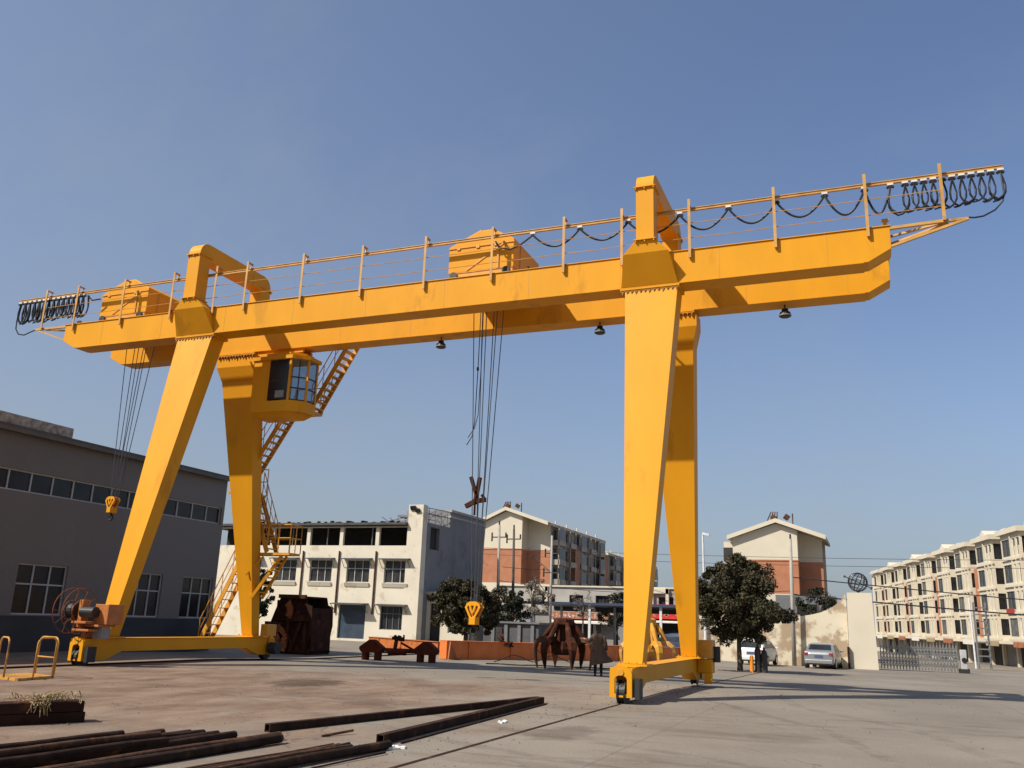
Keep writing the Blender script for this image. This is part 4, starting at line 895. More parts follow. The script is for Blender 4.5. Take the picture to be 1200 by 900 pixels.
tree('broadleaf_tree',(16.2,46,-.7),5.6,3.4,1.6,'dark tree behind the boundary wall, right of the round tree',12,6000,.16,'leaf_dark',ncl=50)
tree('dry_tree',(-2.0,36.5,-.3),5.0,2.4,1.8,'thin tree with dry pale brown leaves by the poles',13,2600,.12,'leaf_dry','bark_grey',.07,ncl=40)
tree('dry_tree',(-.2,42,-.5),4.6,2.2,2.0,'nearly bare grey tree beside the carport corner',15,700,.1,'leaf_dry','bark_grey',.07,ncl=30)
# ------------------------------------------------------------------ poles and wires
def pole(x,y,ztop,label,arm=None,arms=(),lean=(0,0),r0=.17,r1=.1,m='concrete_pole',cat='utility pole',group='poles with crossarms'):
    z=gz(x,y); t=thing('utility_pole',(x,y,z),label,cat,group)
    MB().tube([(x,y,z-.1),(x+lean[0],y+lean[1],ztop)],[r0,r1],10).build('shaft',m,t,smooth=True)
    for (za,w) in arms:
        a=MB(); a.beam((x+lean[0]-w/2,y,za),(x+lean[0]+w/2,y,za),.08,.08); a.build('crossarm','dark_pole',t)
        for q_ in(-.48,.48): MB().cyl((x+lean[0]+w*q_,y,za+(.02 if q_>0 else -.3)),(x+lean[0]+w*q_,y,za+.34),.06,7).build('insulator','insul',t)
    i=MB(); i.cyl((x+lean[0],y,ztop),(x+lean[0],y,ztop+.3),.06,7); i.build('top_insulator','insul',t)
    return t
pole(-5.4,38.05,8.35,'concrete utility pole with crossarm, left one behind the tree',arms=((7.45,1.15),),lean=(-.15,0),r0=.14,r1=.085)
pole(-4.4,38.5,8.1,'darker utility pole with crossarm, standing close right of its twin',arms=((7.35,1.1),),lean=(-.15,0),r0=.13,r1=.08,m='dark_pole')
pole(-1.9,39.5,7.7,'pole with guy wires and transformer arms beside the carport',arms=((6.4,1.0),(5.0,1.2)),lean=(0,0),r0=.12,r1=.08,m='concrete_pole')
pole(15.2,35.9,7.1,'slim concrete pole before the cream wall',lean=(.1,0),r0=.14,r1=.09)
lp=thing('lamp_post',(9.8,36.3,-.5),'tall white lamp post behind the round tree','lamp post')
MB().tube([(9.8,36.3,-.6),(9.75,36.3,7.4)],[.1,.06],10).build('shaft','white_metal',lp); MB().cbox((9.95,36.3,7.45),(.45,.22,.14),ry=.2).build('lamp_head','white_metal',lp); MB().box(9.62,9.88,36.18,36.42,4.0,4.35).build('junction_box','dark_pole',lp)
def wire(p,q,sag,label,r=.02):
    p=V(p);q=V(q); m=MB(); m.tube([p.lerp(q,t)-V((0,0,sag*4*t*(1-t))) for t in np.linspace(0,1,17)],r,5,cap=False); return tag(m.build('overhead_wire','wire'),label,'wire','overhead wires across the street')
wire((-25,60,8.9),(60,44,6.9),.8,'thin overhead wire crossing the sky, upper one of the top pair',.018)
wire((-25,60,8.3),(60,44,6.5),.9,'thin overhead wire crossing the sky, lower one of the top pair',.018)
wire((15.25,36.2,4.75),(60,50,2.6),.35,'thicker cable passing behind the globe pillar top',.035)
wire((15.25,36.2,3.7),(60,50,2.0),.35,'thicker cable running low above the lattice gate',.045)
wire((-5.4,38,4.3),(15.2,35.9,3.9),.5,'slack cable strung between the pole pair and slim pole',.02)
wire((-5.2,38,5.3),(-1.9,39.5,5.2),.05,'short cable joining the pole pair to the guyed pole',.02)
gy=MB(); gy.tube([(-1.9,39.4,5.0),(-3.3,39.4,6.2)],.03,5); gy.tube([(-1.9,39.4,3.2),(-3.4,39.4,4.9),(-2.6,39.4,5.6)],.035,5); tag(gy.build('guy_bracket','dark_pole'),'dark bent strut fixed to the pole near the carport','strut')
# ------------------------------------------------------------------ cars
def car(loc,rz,body,label,hatch):
    t=thing('parked_car',loc,label,'car','cars parked along the cream wall',rz)
    W=.83; L=3.75 if hatch else 4.3
    # stations along y (front +), profile z values
    if hatch: st=[(-L/2,.35,.78,.80,.0),(-L/2+.06,.25,.92,.95,.1),(-L/2+.38,.22,.95,1.38,.13),(-L/2+.7,.22,.95,1.47,.14),(0,.22,.93,1.49,.14),(.55,.22,.92,1.40,.13),(1.15,.22,.90,.95,.06),(1.75,.25,.75,.78,.03),(L/2,.35,.6,.62,.0)]
    else: st=[(-L/2,.35,.80,.82,.0),(-L/2+.08,.27,.93,.96,.03),(-L/2+.55,.22,.95,1.02,.06),(-L/2+1.1,.22,.94,1.36,.13),(-.3,.22,.93,1.44,.14),(.35,.22,.92,1.42,.14),(1.15,.22,.90,.98,.06),(1.8,.25,.78,.82,.03),(L/2,.35,.62,.64,.0)]
    vs=[];fs=[]
    for i,(y,zb,zm,zt,ins) in enumerate(st):
        w=W*(.90 if i in(0,len(st)-1) else .97 if i in(1,len(st)-2) else 1)
        half=[(w*.93,zb),(w,zb+.15),(w,(zb+zm)/2+.05),(w*.97,zm),(w-ins-.02,zt-.05*(zt>zm+.1)),(w*.55,zt)]
        ring=[(x,y,z) for x,z in half]+[(-x,y,z) for x,z in reversed(half)]; vs+=ring
    n=12
    for i in range(len(st)-1):
        for k in range(n): fs.append((i*n+k,i*n+(k+1)%n,(i+1)*n+(k+1)%n,(i+1)*n+k))
    fs+=[tuple(range(n)),tuple(range(len(st)*n-1,(len(st)-1)*n-1,-1))]
    m=MB(); m.add(vs,fs); bd=m.build('body',body,t,local=True,smooth=True); 
    md=bd.modifiers.new('b','BEVEL'); md.width=.03; md.segments=2; md.limit_method='ANGLE'; md.angle_limit=.5
    # rear glass: plane between stations
    a,b2=(1,2) if hatch else (2,3)
    def rp(i,f_): 
        y,zb,zm,zt,ins=st[i]; return y,zt,W-ins
    g_=MB(); ya,za,wa=rp(a,0); yb,zb_,wb_=rp(b2,0)
    p0=V((0,ya,za)).lerp(V((0,yb,zb_)),.12);p1=V((0,ya,za)).lerp(V((0,yb,zb_)),.88); off=V((0,-.02,.015))
    g_.add([V((-wa*.8,0,0))+p0+off,V((wa*.8,0,0))+p0+off,V((wb_*.8,0,0))+p1+off,V((-wb_*.8,0,0))+p1+off,V((-wa*.8,0,0))+p0,V((wa*.8,0,0))+p0,V((wb_*.8,0,0))+p1,V((-wb_*.8,0,0))+p1],[(0,1,2,3),(0,4,5,1),(1,5,6,2),(2,6,7,3),(3,7,4,0)]); g_.build('rear_window','glass_dark',t,local=True)
    for s in(-1,1):
        g_=MB(); y0=st[b2][0]+.1;y1=st[5][0]+.1; z0=.98
        g_.add([(s*(W*.965+.012),y0-.15,z0),(s*(W*.965+.012),y1+.35,z0),(s*(W-.15+.012),y1-.1,1.32),(s*(W-.15+.012),y0+.1,1.34)],[(0,1,2,3)]); g_.build('side_window','glass_dark',t,local=True)
        l=MB(); l.cbox((s*W*.80,-L/2+.06,.80),(.22,.12,.20)); l.build('tail_light','tail_red',t,local=True,bevel=.02)
        mr=MB(); mr.cbox((s*(W+.1),.75,.98),(.2,.1,.12)); mr.build('wing_mirror',body,t,local=True,bevel=.02)
        for y in(-L/2+.72,L/2-.75):
            w_=MB(); w_.cyl((s*(W-.18),y,.30),(s*(W+.01),y,.30),.30,20); wo=w_.build('wheel','rubber',t,local=True); MB().cyl((s*(W+.011),y,.30),(s*(W+.02),y,.30),.19,14).build('rim','steel',wo,local=True)
    b_=MB(); b_.cbox((0,-L/2-.03,.42),(1.5,.14,.22)); b_.build('bumper',body,t,local=True,bevel=.04)
    b_=MB(); b_.cbox((0,-L/2-.0,.30),(1.3,.12,.1)); b_.build('lower_valance','black',t,local=True)
    b_=MB(); b_.cbox((0,-L/2-.015,.70),(.44,.02,.14)); b_.build('number_plate','plate',t,local=True)
    return t
car((13.3,33.9,gz(13.3,33.9)),-.11,'car_white','small white hatchback seen from behind, parked by the tree trunk',True)
car((17.0,34.4,gz(17,34.4)),-.08,'car_silver','silver saloon seen from behind beside the gate pillar',False)
t=car((7.55,38.0,gz(7.5,38)),1.2,'car_blue','dark blue car glimpsed between the right crane legs',True); t['group']='cars parked in the back'
t=car((3.1,50.5,gz(3,50)),.2,'car_white','pale car standing in the shade of the carport',True); t['group']='cars parked in the back'
# ------------------------------------------------------------------ cylinders by the tree
zg=gz(15,19.7)
for x,h,lab in((14.96,1.18,'dark gas cylinder, left of the pair by the round tree'),(15.24,1.05,'dark gas cylinder, right of the pair by the round tree')):
    t=thing('gas_cylinder',(x,19.75,zg),lab,'gas cylinder','gas cylinders by the tree')
    MB().tube([(x,19.75,zg),(x,19.75,zg+h-.25),(x,19.75,zg+h-.12),(x,19.75,zg+h-.07)],[.14,.14,.10,.04],16).build('bottle','gas_dark',t,smooth=False); MB().cyl((x,19.75,zg+h-.08),(x,19.75,zg+h+.04),.045,10).build('valve','black',t)
t=thing('bollard',(14.72,19.5,zg),'short orange tube standing beside the dark gas cylinders','bollard'); MB().tube([(14.72,19.5,zg),(14.72,19.5,zg+.68),(14.72,19.5,zg+.72)],[.085,.085,.06],14).build('tube','bollard',t)
db=MB()
for i in range(40):
    a=random.uniform(0,6.28); r=random.uniform(.2,.9); db.cbox((14.2+r*math.cos(a)*1.1,19.5+r*math.sin(a)*.5,gz(14,19.5)+.02),(random.uniform(.05,.35),random.uniform(.03,.1),.04),rz=random.uniform(0,3))
o=tag(db.build('litter','bark'),'twigs and litter scattered round the foot of the round tree','debris'); o['kind']='stuff'
# ------------------------------------------------------------------ orange beam, cart
def boxbeam(name,p,q,h,w,m,label,mark=False):
    p=V(p);q=V(q); t=thing(name,tuple(p),label,'steel beam','orange steel beams on the ground'); d=(q-p).normalized(); u=V((0,0,1))
    b=MB(); b.beam(p+u*h/2,q+u*h/2,w,h); b.build('web',m,t)
    f=MB()
    for z in(h+.01,): f.beam(p+u*z,q+u*z,w+.10,.02)
    n=int((q-p).length//2.2)
    side=V((d.y,-d.x,0))
    for i in range(n): c=p.lerp(q,(i+.5)/n)+side*(w/2+.03); f.cbox(c+u*h/2,(.05,.04,h*.98),rz=math.atan2(d.y,d.x))
    f.build('stiffener',m,t)
    if mark:
        k=MB(); c=p.lerp(q,mark)+side*(w/2+.012)
        pts=[c+d*(i*.10-.6)+u*(h*.55+.10*math.sin(i*1.9)+.05*math.sin(i*4.1)) for i in range(14)]
        k.tube(pts,.014,4); pts=[c+d*(i*.07+.1)+u*(h*.5+.07*math.cos(i*2.3)) for i in range(9)]; k.tube(pts,.012,4); k.build('scrawled_mark','black',t)
    return t
boxbeam('box_beam',(2.6,12.9,-.13),(10.3,28.2,-.34),.74,.5,'orange_red','long orange box beam lying across the yard behind the grab',.34)
boxbeam('box_beam',(-5.4,20.5,-.13),(.6,16.8,-.13),.55,.4,'orange_dark','darker orange beam behind the low rusty cart')
ep=tag(MB().prism([(12.6,-.13),(13.5,-.13),(12.75,.60)],'x',2.75,2.80).build('end_gusset','orange_dark'),'triangular brown gusset leaning on the orange beam end','steel plate')
ep.location=(.35,-.25,0)
ct=thing('rusty_cart',(2.5,9.1,-.13),'low dark red frame cart on four stub feet','cart')
def trestle(x0,x1,y,nm='end_frame'):
    b=MB(); z=gz(2,9); b.prism([(x0,z+.28),(x0-.12,z+.42),(x0-.1,z+.50),((x0+x1)/2-.08,z+.78),((x0+x1)/2+.08,z+.78),(x1+.1,z+.50),(x1+.12,z+.42),(x1,z+.28)],'y',y-.16,y+.16)
    for x in(x0+.02,x1-.22): b.box(x,x+.2,y-.14,y+.14,z,z+.279)
    return b.build(nm,'cart_red',ct,bevel=.01)
trestle(1.05,1.85,8.9); trestle(3.25,4.0,9.35)
b=MB(); z=gz(2,9); b.beam((1.6,8.95,z+.42),(3.5,9.3,z+.42),.12,.12); b.beam((1.6,9.2,z+.30),(3.5,9.5,z+.36),.08,.07); b.cyl((2.1,9.05,z+.35),(2.8,9.2,z+.35),.13,12); b.beam((2.35,9.1,z+.4),(2.4,9.1,z+.8),.12,.1); b.beam((2.6,9.1,z+.7),(3.2,9.2,z+.42),.07,.07); b.build('cross_bar','cart_red',ct)
b=MB(); 
for i in range(7): b.cbox((2.28+.06*i,9.1,z+.86+.05*math.sin(i*2)),(.12,.12,.12),rz=i,ry=i*.7)
b.cyl((2.72,9.1,z+.75),(2.72,9.1,z+1.0),.035,8); b.build('coupling','rust_dark',ct)
# ------------------------------------------------------------------ grabs
def tine(a,sc,prof,w0,w1,th=.07,curve=.0):
    """curved claw in the plane at angle a"""
    m=MB(); ca,sa=math.cos(a),math.sin(a); n=len(prof); sec=[]
    for i,(r,z) in enumerate(prof):
        p=V(prof[min(i+1,n-1)])-V(prof[max(i-1,0)]); p.normalize(); nx_,nz=-p.y,p.x
        w=CW[i]*w0/.2; h=th*(1-.75*i/(n-1))
        for (ww,hh) in((-w,-h),(w,-h),(w*.55,h*1.6),(-w*.55,h*1.6)):
            rr=r+nx_*hh; zz=z+nz*hh; sec.append((rr*ca-ww*sa,rr*sa+ww*ca,zz))
    fs=[]
    for i in range(n-1):
        for k in range(4): fs.append((i*4+k,i*4+(k+1)%4,(i+1)*4+(k+1)%4,(i+1)*4+k))
    fs+=[(0,1,2,3),tuple(range(n*4-1,n*4-5,-1))]
    m.add([V(v)*sc for v in sec],fs); return m
CP=[(.44,.90),(.64,1.05),(.88,1.05),(1.05,.92),(1.11,.70),(1.09,.45),(1.04,.20),(1.00,0.0)]
CW=[.10,.15,.19,.20,.17,.13,.08,.012]
def grab(loc,sc,m1,m2,label,rz,n=6,arms=True,tall=1.0,group=None):
    t=thing('orange_peel_grab',loc,label,'grab','claw grabs on the ground',rz)
    b=MB(); b.tube([(0,0,.50),(0,0,.56),(0,0,.72),(0,0,1.0)],[.30,.46,.50,.40],6); b.tube([(0,0,1.0),(0,0,1.55*tall)],[.27,.24],6); b.tube([(0,0,1.55*tall),(0,0,1.62*tall),(0,0,1.80*tall),(0,0,1.86*tall)],[.36,.42,.40,.28],8)
    b.v=[tuple(V(v)*sc) for v in b.v]; b.build('hub',m1,t,local=True)
    for k in range(n):
        a=2*math.pi*k/n
        tine(a,sc,CP,.19,.02,.09).build('claw',m2 if k%3==0 else m1,t,local=True,bevel=.008)
        if arms:
            r=MB(); ca,sa=math.cos(a),math.sin(a)
            r.tube([(.38*ca,.38*sa,1.66*tall),(.55*ca,.55*sa,1.40*tall),(.82*ca,.82*sa,1.06)],[.07,.11,.07],8)
            r.tube([(.30*ca,.30*sa,1.60*tall),(.50*ca,.50*sa,.86)],[.06,.05],6)
            r.v=[tuple(V(v)*sc) for v in r.v]; r.build('cylinder_arm',m1,t,local=True)
    return t
grab((8.7,11.0,gz(8.7,11)),1.02,'rust','rust_brown','dark rusty six clawed grab standing open on the ground',.12)
grab((10.95,15.4,gz(10.9,15.4)),1.0,'yellow_old','yellow_dirty','weathered yellow claw grab behind the near right crane leg',.2,6,True,1.12)
# big rusty grab at left
z=gz(-3,10.3)
rg=thing('clamshell_grab',(-3.25,10.4,z),'bulky dark rusted clamshell bucket beside the left rear leg','grab')
x0=-4.35; 
b=MB()
prof=[(-4.42,z),(-4.46,z+.5),(-4.25,z+1.25),(-4.15,z+1.30),(-3.98,z+1.75),(-3.70,z+2.42),(-2.45,z+2.38),(-2.35,z+2.05),(-2.1,z+1.98),(-2.05,z+1.2),(-2.18,z+.35),(-2.08,z+.15),(-2.15,z)]
for y in(9.75,11.3): b.prism(prof,'y',y,y+.06)
b.box(-4.4,-2.15,9.82,11.29,z,z+.12); b.box(-3.7,-2.45,9.82,11.29,z+2.30,z+2.36); b.hexa([(-2.12,9.82,z+.15),(-2.06,9.82,z+.15),(-2.06,11.29,z+.15),(-2.12,11.29,z+.15)],[(-2.16,9.82,z+1.9),(-2.10,9.82,z+1.9),(-2.10,11.29,z+1.9),(-2.16,11.29,z+1.9)])
b.build('shell','rust_dark',rg,bevel=.01)
b=MB()
b.box(-4.35,-3.45,9.62,9.745,z+1.18,z+1.30); b.box(-3.75,-2.4,9.60,9.745,z+2.28,z+2.44); b.box(-3.1,-2.2,9.65,9.745,z+1.35,z+1.62); b.box(-3.25,-3.12,9.63,9.745,z+.2,z+2.27)
b.beam((-2.95,9.68,z+.1),(-2.55,9.68,z+1.3),.12,.12); b.beam((-2.3,9.68,z+.1),(-2.35,9.68,z+1.3),.10,.12)
b.box(-3.85,-3.25,9.68,9.745,z+1.35,z+2.2)
b.build('rib','rust',rg)
for (cx,cz,a0,a1,R) in((-3.9,z+.45,-.5,1.2,.65),(-3.5,z+1.75,-.6,.9,.42),(-3.05,z+.4,2.3,3.6,.55)):
    pts=[(cx+R*math.cos(a),9.58,cz+R*math.sin(a)) for a in np.linspace(a0,a1,9)]
    b=MB()
    for i in range(8): b.beam(pts[i],pts[i+1],.30,.07,up=(0,1,0))
    b.build('curved_plate','rust_orange',rg)
b=MB()
for i in range(7): x=-3.8+i*.09; b.box(x,x+.03,9.64,9.675,z+1.4,z+2.15)
for i in range(5): x=-4.2+i*.1; b.box(x,x+.03,9.70,9.745,z+.2,z+1.1)
b.build('grille','rust_dark',rg)
# person in a long brown coat beside the grab
mat('skin',(.42,.24,.16),.6); mat('hair_black',(.012,.010,.009),.5); mat('coat_brown',(.085,.055,.038),.95,0,.2,6,.3,30); mat('trousers_black',(.012,.012,.014),.9); mat('shoe_black',(.01,.01,.01),.5)
z=gz(11.3,6.9)
pe=thing('person',(11.30,6.9,z),'person in long brown coat and black trousers, back turned, reaching towards the grab','person',rz=.25)
def skinned(name,verts,edges,rad,m,root=0,sub=2):
    me=bpy.data.meshes.new(name); me.from_pydata(verts,edges,[]); o=bpy.data.objects.new(name,me); COL.objects.link(o); o.parent=pe; me.materials.append(M[m])
    sk=o.modifiers.new('skin','SKIN'); sk.use_smooth_shade=True; o.modifiers.new('sub','SUBSURF').levels=sub; o.modifiers['sub'].render_levels=sub
    ly=me.skin_vertices[0].data
    for i,r_ in enumerate(rad): ly[i].radius=(r_,r_); ly[i].use_root=(i==root)
    return o
Vv=[(0,0,.84),(0,0,1.02),(0,.01,1.20),(0,0,1.30),(0,.01,1.385),(0,.03,1.45),(0,.035,1.53),(0,.03,1.60)]; E_=[(i,i+1) for i in range(7)]; Rr=[.12,.105,.12,.10,.045,.062,.08,.06]
def chain(start,pts,rs):
    k=start
    for p_,r_ in zip(pts,rs): Vv.append(p_); Rr.append(r_); E_.append((k,len(Vv)-1)); k=len(Vv)-1
    return k
for sx_ in(-1,1): chain(0,[(sx_*.085,0,.77),(sx_*.095,.02,.46),(sx_*.10,-.02,.10),(sx_*.115,.12,.035)],[.085,.052,.036,.032])
hl=chain(3,[(-.16,0,1.29),(-.30,.06,1.10),(-.45,.14,1.17),(-.51,.165,1.19)],[.055,.042,.028,.026])
hr=chain(3,[(.16,0,1.29),(.24,-.02,1.05),(.27,.07,.83),(.272,.09,.77)],[.055,.042,.028,.026])
for h_,d_ in((hl,V((-.9,.35,.1))),(hr,V((0,.15,-1)))):
    p_=V(Vv[h_]); d_.normalize(); sd_=d_.cross(V((0,1,0) if h_==hr else (0,0,1))).normalized()
    for i_,(o_,L_) in enumerate(((-.024,.065),(-.008,.075),(.008,.07),(.024,.055))): chain(h_,[tuple(p_+sd_*o_+d_*.03),tuple(p_+sd_*o_+d_*(.03+L_*.6)+V((0,0,-.006))),tuple(p_+sd_*o_+d_*(.03+L_)+V((0,.004,-.016)))],[.009,.008,.006])
    chain(h_,[tuple(p_-sd_*.030+d_*.0),tuple(p_-sd_*.045+d_*.03)],[.010,.008])
bd=skinned('body',Vv,E_,Rr,'skin')
hv=[(0,.0,1.47),(0,-.02,1.54),(0,.0,1.61),(0,-.04,1.42)]; skinned('hair',hv,[(3,0),(0,1),(1,2)],[.078,.096,.066,.05],'hair_black',1)
skinned('trousers',[(0,0,.80),(-.09,0,.74),(-.097,.02,.46),(-.10,-.018,.07),(.09,0,.74),(.097,.02,.46),(.10,-.018,.07)],[(0,1),(1,2),(2,3),(0,4),(4,5),(5,6)],[.13,.10,.064,.05,.10,.064,.05],'trousers_black')
for sx_ in(-1,1): skinned('shoe',[(sx_*.10,-.05,.04),(sx_*.105,.06,.04),(sx_*.115,.16,.035)],[(0,1),(1,2)],[.045,.045,.035],'shoe_black')
b=MB(); rings=[(1.375,.075,.07,0),(1.34,.17,.10,0),(1.27,.205,.125,0),(1.12,.185,.13,0),(.98,.18,.135,0),(.85,.215,.16,.01),(.68,.26,.19,.03),(.52,.31,.215,.06),(.40,.34,.23,.09)]; n=20
for (zz,rx,ry_,ox) in rings:
    for k in range(n):
        t_=2*math.pi*k/n; fl=1+(.05*math.sin(5*t_)*(1.2-zz)); cx=math.cos(t_); zz2=zz+(.07*cx if zz<.6 else 0); b.v.append((ox+rx*cx*fl*(1.18 if cx>.5 and zz<.6 else 1),ry_*math.sin(t_)*fl,zz2))
m_=len(rings); b.f=[(i*n+k,i*n+(k+1)%n,(i+1)*n+(k+1)%n,(i+1)*n+k) for i in range(m_-1) for k in range(n)]+[tuple(range(n))]
co_=b.build('coat','coat_brown',pe,smooth=True,local=True)
for P_,R_ in(([(-.15,0,1.30),(-.235,.03,1.20),(-.305,.06,1.10),(-.38,.10,1.13),(-.44,.13,1.165)],[.072,.066,.058,.052,.046]),([(.15,0,1.30),(.20,-.01,1.18),(.245,-.02,1.05),(.26,.025,.94),(.27,.06,.85)],[.072,.066,.058,.052,.046])): MB().tube(P_,R_,12).build('sleeve','coat_brown',co_,smooth=True,local=True)
MB().tube([(0,.0,1.36),(0,.005,1.41)],[.075,.062],14).build('collar','coat_brown',co_,smooth=True,local=True)
fc_=MB(); fc_.tube([(0,.105,1.525),(0,.128,1.50),(0,.118,1.488)],[.010,.014,.010],8); fc_.build('nose','skin',bd,local=True,smooth=True)
for sx_ in(-1,1):
    MB().tube([(sx_*.030,.100,1.53),(sx_*.030,.112,1.53)],[.010,.006],8).build('eye','hair_black',bd,local=True); MB().tube([(sx_*.078,.03,1.54),(sx_*.088,.02,1.52),(sx_*.080,.03,1.49)],[.012,.014,.008],8).build('ear','skin',bd,local=True,smooth=True)
MB().tube([(-.022,.108,1.468),(.022,.108,1.468)],[.007,.007],6).build('mouth','orange_dark',bd,local=True)
# tangle of dark iron on the orange beam
b=MB(); 
for i in range(16): 
    c=V((4.35+random.uniform(-.3,.3),15.9+random.uniform(-.2,.2),.60+random.uniform(-.15,.25))); b.beam(c,c+V((random.uniform(-.35,.35),random.uniform(-.2,.2),random.uniform(-.25,.2))),.07,.07)
tag(b.build('scrap_iron','rust_dark'),'tangle of dark iron lying over the orange beam','scrap')
hs=MB(); pts=[(5.5+.35*i+.1*math.sin(i*2.1),10.9+.1*i+.22*math.sin(i*1.3),gz(6,11)+.03) for i in range(18)]; hs.tube(pts,.025,6)
tag(hs.build('hose','cable'),'black hose trailing on the ground before the orange beam','hose')
hs=MB(); pts=[(5.0+.2*i,12.9+.25*i,gz(6,13)+.03+.28*math.sin(i*.52)**2) for i in range(13)]; hs.tube(pts,.02,6)
tag(hs.build('cable_loop','cable'),'arched black cable between the beam and rusty grab','cable')
# ------------------------------------------------------------------ yellow rolling cage platform at left
cg=thing('cage_platform',(2.3,-8.0,0),'small yellow platform with bent tube rails at far left','platform')
# corners on the ground
a=V((3.28,-8.62,0));b1=V((3.06,-7.52,0));c1=V((2.0,-7.3,0)); d1=a+(c1-b1)
zt_=.055
m_=MB(); m_.hexa([d1,a,b1,c1],[q+V((0,0,zt_)) for q in(d1,a,b1,c1)]); m_.build('deck','yellow_dirty',cg)
def hoop(p,q,h=.86,r=.02,mid=False):
    k=MB(); p=V(p);q=V(q); u=V((0,0,1)); rr=.14; d=(q-p).normalized()
    P_=[p+u*zt_]+[p+u*(h-rr)]+[p+d*(rr-rr*math.cos(t))+u*(h-rr+rr*math.sin(t)) for t in np.linspace(.2,math.pi/2,5)]+[q-d*(rr-rr*math.cos(t))+u*(h-rr+rr*math.sin(t)) for t in np.linspace(math.pi/2,.2,5)]+[q+u*(h-rr),q+u*zt_]
    k.tube(P_,r,8)
    if mid: k.tube([p+u*h*.5,q+u*h*.5],r*.85,8)
    k.build('tube_hoop','yellow_dirty',cg,smooth=True)
hoop(b1.lerp(c1,.02),b1.lerp(c1,.72),mid=True); hoop(b1.lerp(a,.06),b1.lerp(a,.55)+V((-.05,0,0)),mid=False); hoop(a.lerp(d1,.02)+V((-.4,0,0)),a.lerp(d1,.85),mid=False)
# wooden beam stack with straw
tb=thing('timber_stack',(8.2,-13.5,0),'dark squared beam stack at left edge with straw on top','beam')
p=V((9.58,-12.75,0)); e=V((7.6,-17.2,0)); d=(e-p).normalized(); sd=V((-d.y,d.x,0))
m_=MB(); w=.34
if sd.x>0: sd=-sd
for k in range(2):
    m_=MB(); u=V((0,0,.145*k)); A_=[p,e,e+sd*w,p+sd*w]; sh=.01*k; m_.hexa([q+u+d*sh*3 for q in A_],[q+u+V((0,0,.138))+d*sh*3 for q in A_]); m_.build('plank','rust_dark',tb,bevel=.01)
rs=random.Random(3); sx_=MB()
for i in range(120):
    c=p.lerp(e,rs.gauss(.10,.045))+sd*rs.uniform(-.02,.2)+V((0,0,.29+rs.uniform(0,.07))); a_=rs.uniform(0,6.28); L_=rs.uniform(.03,.12)
    q=c+V((math.cos(a_)*L_,math.sin(a_)*L_,rs.uniform(-.05,.09))); sx_.tube([c,c.lerp(q,.5)+V((0,0,.02)),q],rs.uniform(.003,.009),4)
for i in range(14):
    t0=rs.gauss(.135,.015); c=p.lerp(e,t0)-sd*.01+V((0,0,.29)); L_=rs.uniform(.03,.20); sx_.tube([c,c-sd*.02-V((0,0,L_*.5))+d*rs.uniform(-.03,.03),c-sd*.03+d*rs.uniform(-.06,.06)-V((0,0,L_))],rs.uniform(.004,.010),4)
o=tag(sx_.build('straw_wisps','straw'),'tuft of pale straw lying on the dark beam stack','straw'); o['kind']='stuff'
# ------------------------------------------------------------------ pipes and channels in front
def pipe(p,q,r,m,label,group='rusty pipes in the foreground pile',hole=True):
    p=V(p);q=V(q); b=MB(); d=(q-p).normalized(); n=14
    P_=[p.lerp(q,i/8)+V((0,0,.006*math.sin(i*1.7+p.x*9))) for i in range(9)]
    b.tube(P_,r,n,cap=False); 
    b.tube([q-d*.0,q-d*.0],[r,r*.80],n,cap=False)
    b.tube([q,q-d*.35],r*.80,n,cap=True); b.tube([p,p+d*.02],r*.99,n)
    return tag(b.build('steel_pipe',m,smooth=False),label,'pipe',group)
PL=[((11.05,-18.6,.05),(11.40,-13.20,.05),.050,'pipe_brown','brown pipe at the far side of the pile, nearest the dark beams'),
((11.28,-18.6,.05),(11.62,-12.95,.045),.030,'pipe_brown','thin reddish pipe poking out past its thick neighbours'),
((11.48,-18.6,.05),(11.86,-12.98,.05),.058,'pipe','thick dark pipe, second from the back of the pile'),
((11.75,-18.6,.05),(12.10,-13.00,.05),.062,'pipe','thick dark pipe, third from the back of the pile'),
((12.02,-18.6,.05),(12.33,-12.95,.055),.060,'pipe','thick brown black pipe in the middle of the pile'),
((12.25,-18.6,.03),(12.56,-12.62,.035),.034,'pipe_brown','thin brown pipe ending beside the pair of long ones'),
((12.42,-18.6,.05),(12.78,-12.62,.06),.055,'pipe_brown','brown pipe, upper one of the two longest in the left heap'),
((12.68,-18.6,.05),(12.98,-12.88,.06),.065,'pipe','thick black pipe at the near edge of the left heap'),
((11.3,-18.6,.15),(11.70,-14.2,.14),.05,'pipe','dark pipe stacked on top at the lower left corner'),
((12.2,-18.6,.15),(12.45,-14.3,.14),.052,'pipe','black pipe lying on top of the left heap'),
((13.18,-18.6,.03),(13.72,-12.82,.04),.022,'pipe_brown','slim rod at the back of the small right bundle'),
((13.28,-18.6,.03),(13.80,-12.80,.04),.022,'pipe_brown','slim rod in the middle of the small right bundle'),
((13.38,-18.6,.03),(13.90,-12.74,.05),.026,'pipe_brown','slim rod with a thicker end in the right bundle'),
((13.50,-18.6,.04),(14.12,-12.95,.04),.024,'pipe_brown','slim rod beside the thick right-hand pipe'),
((13.70,-18.6,.05),(14.32,-12.50,.06),.060,'pipe','thick dark pipe ending against the steel channel'),
((14.05,-18.6,.02),(14.50,-12.9,.02),.012,'pipe','thin bar on the ground along the rail')]
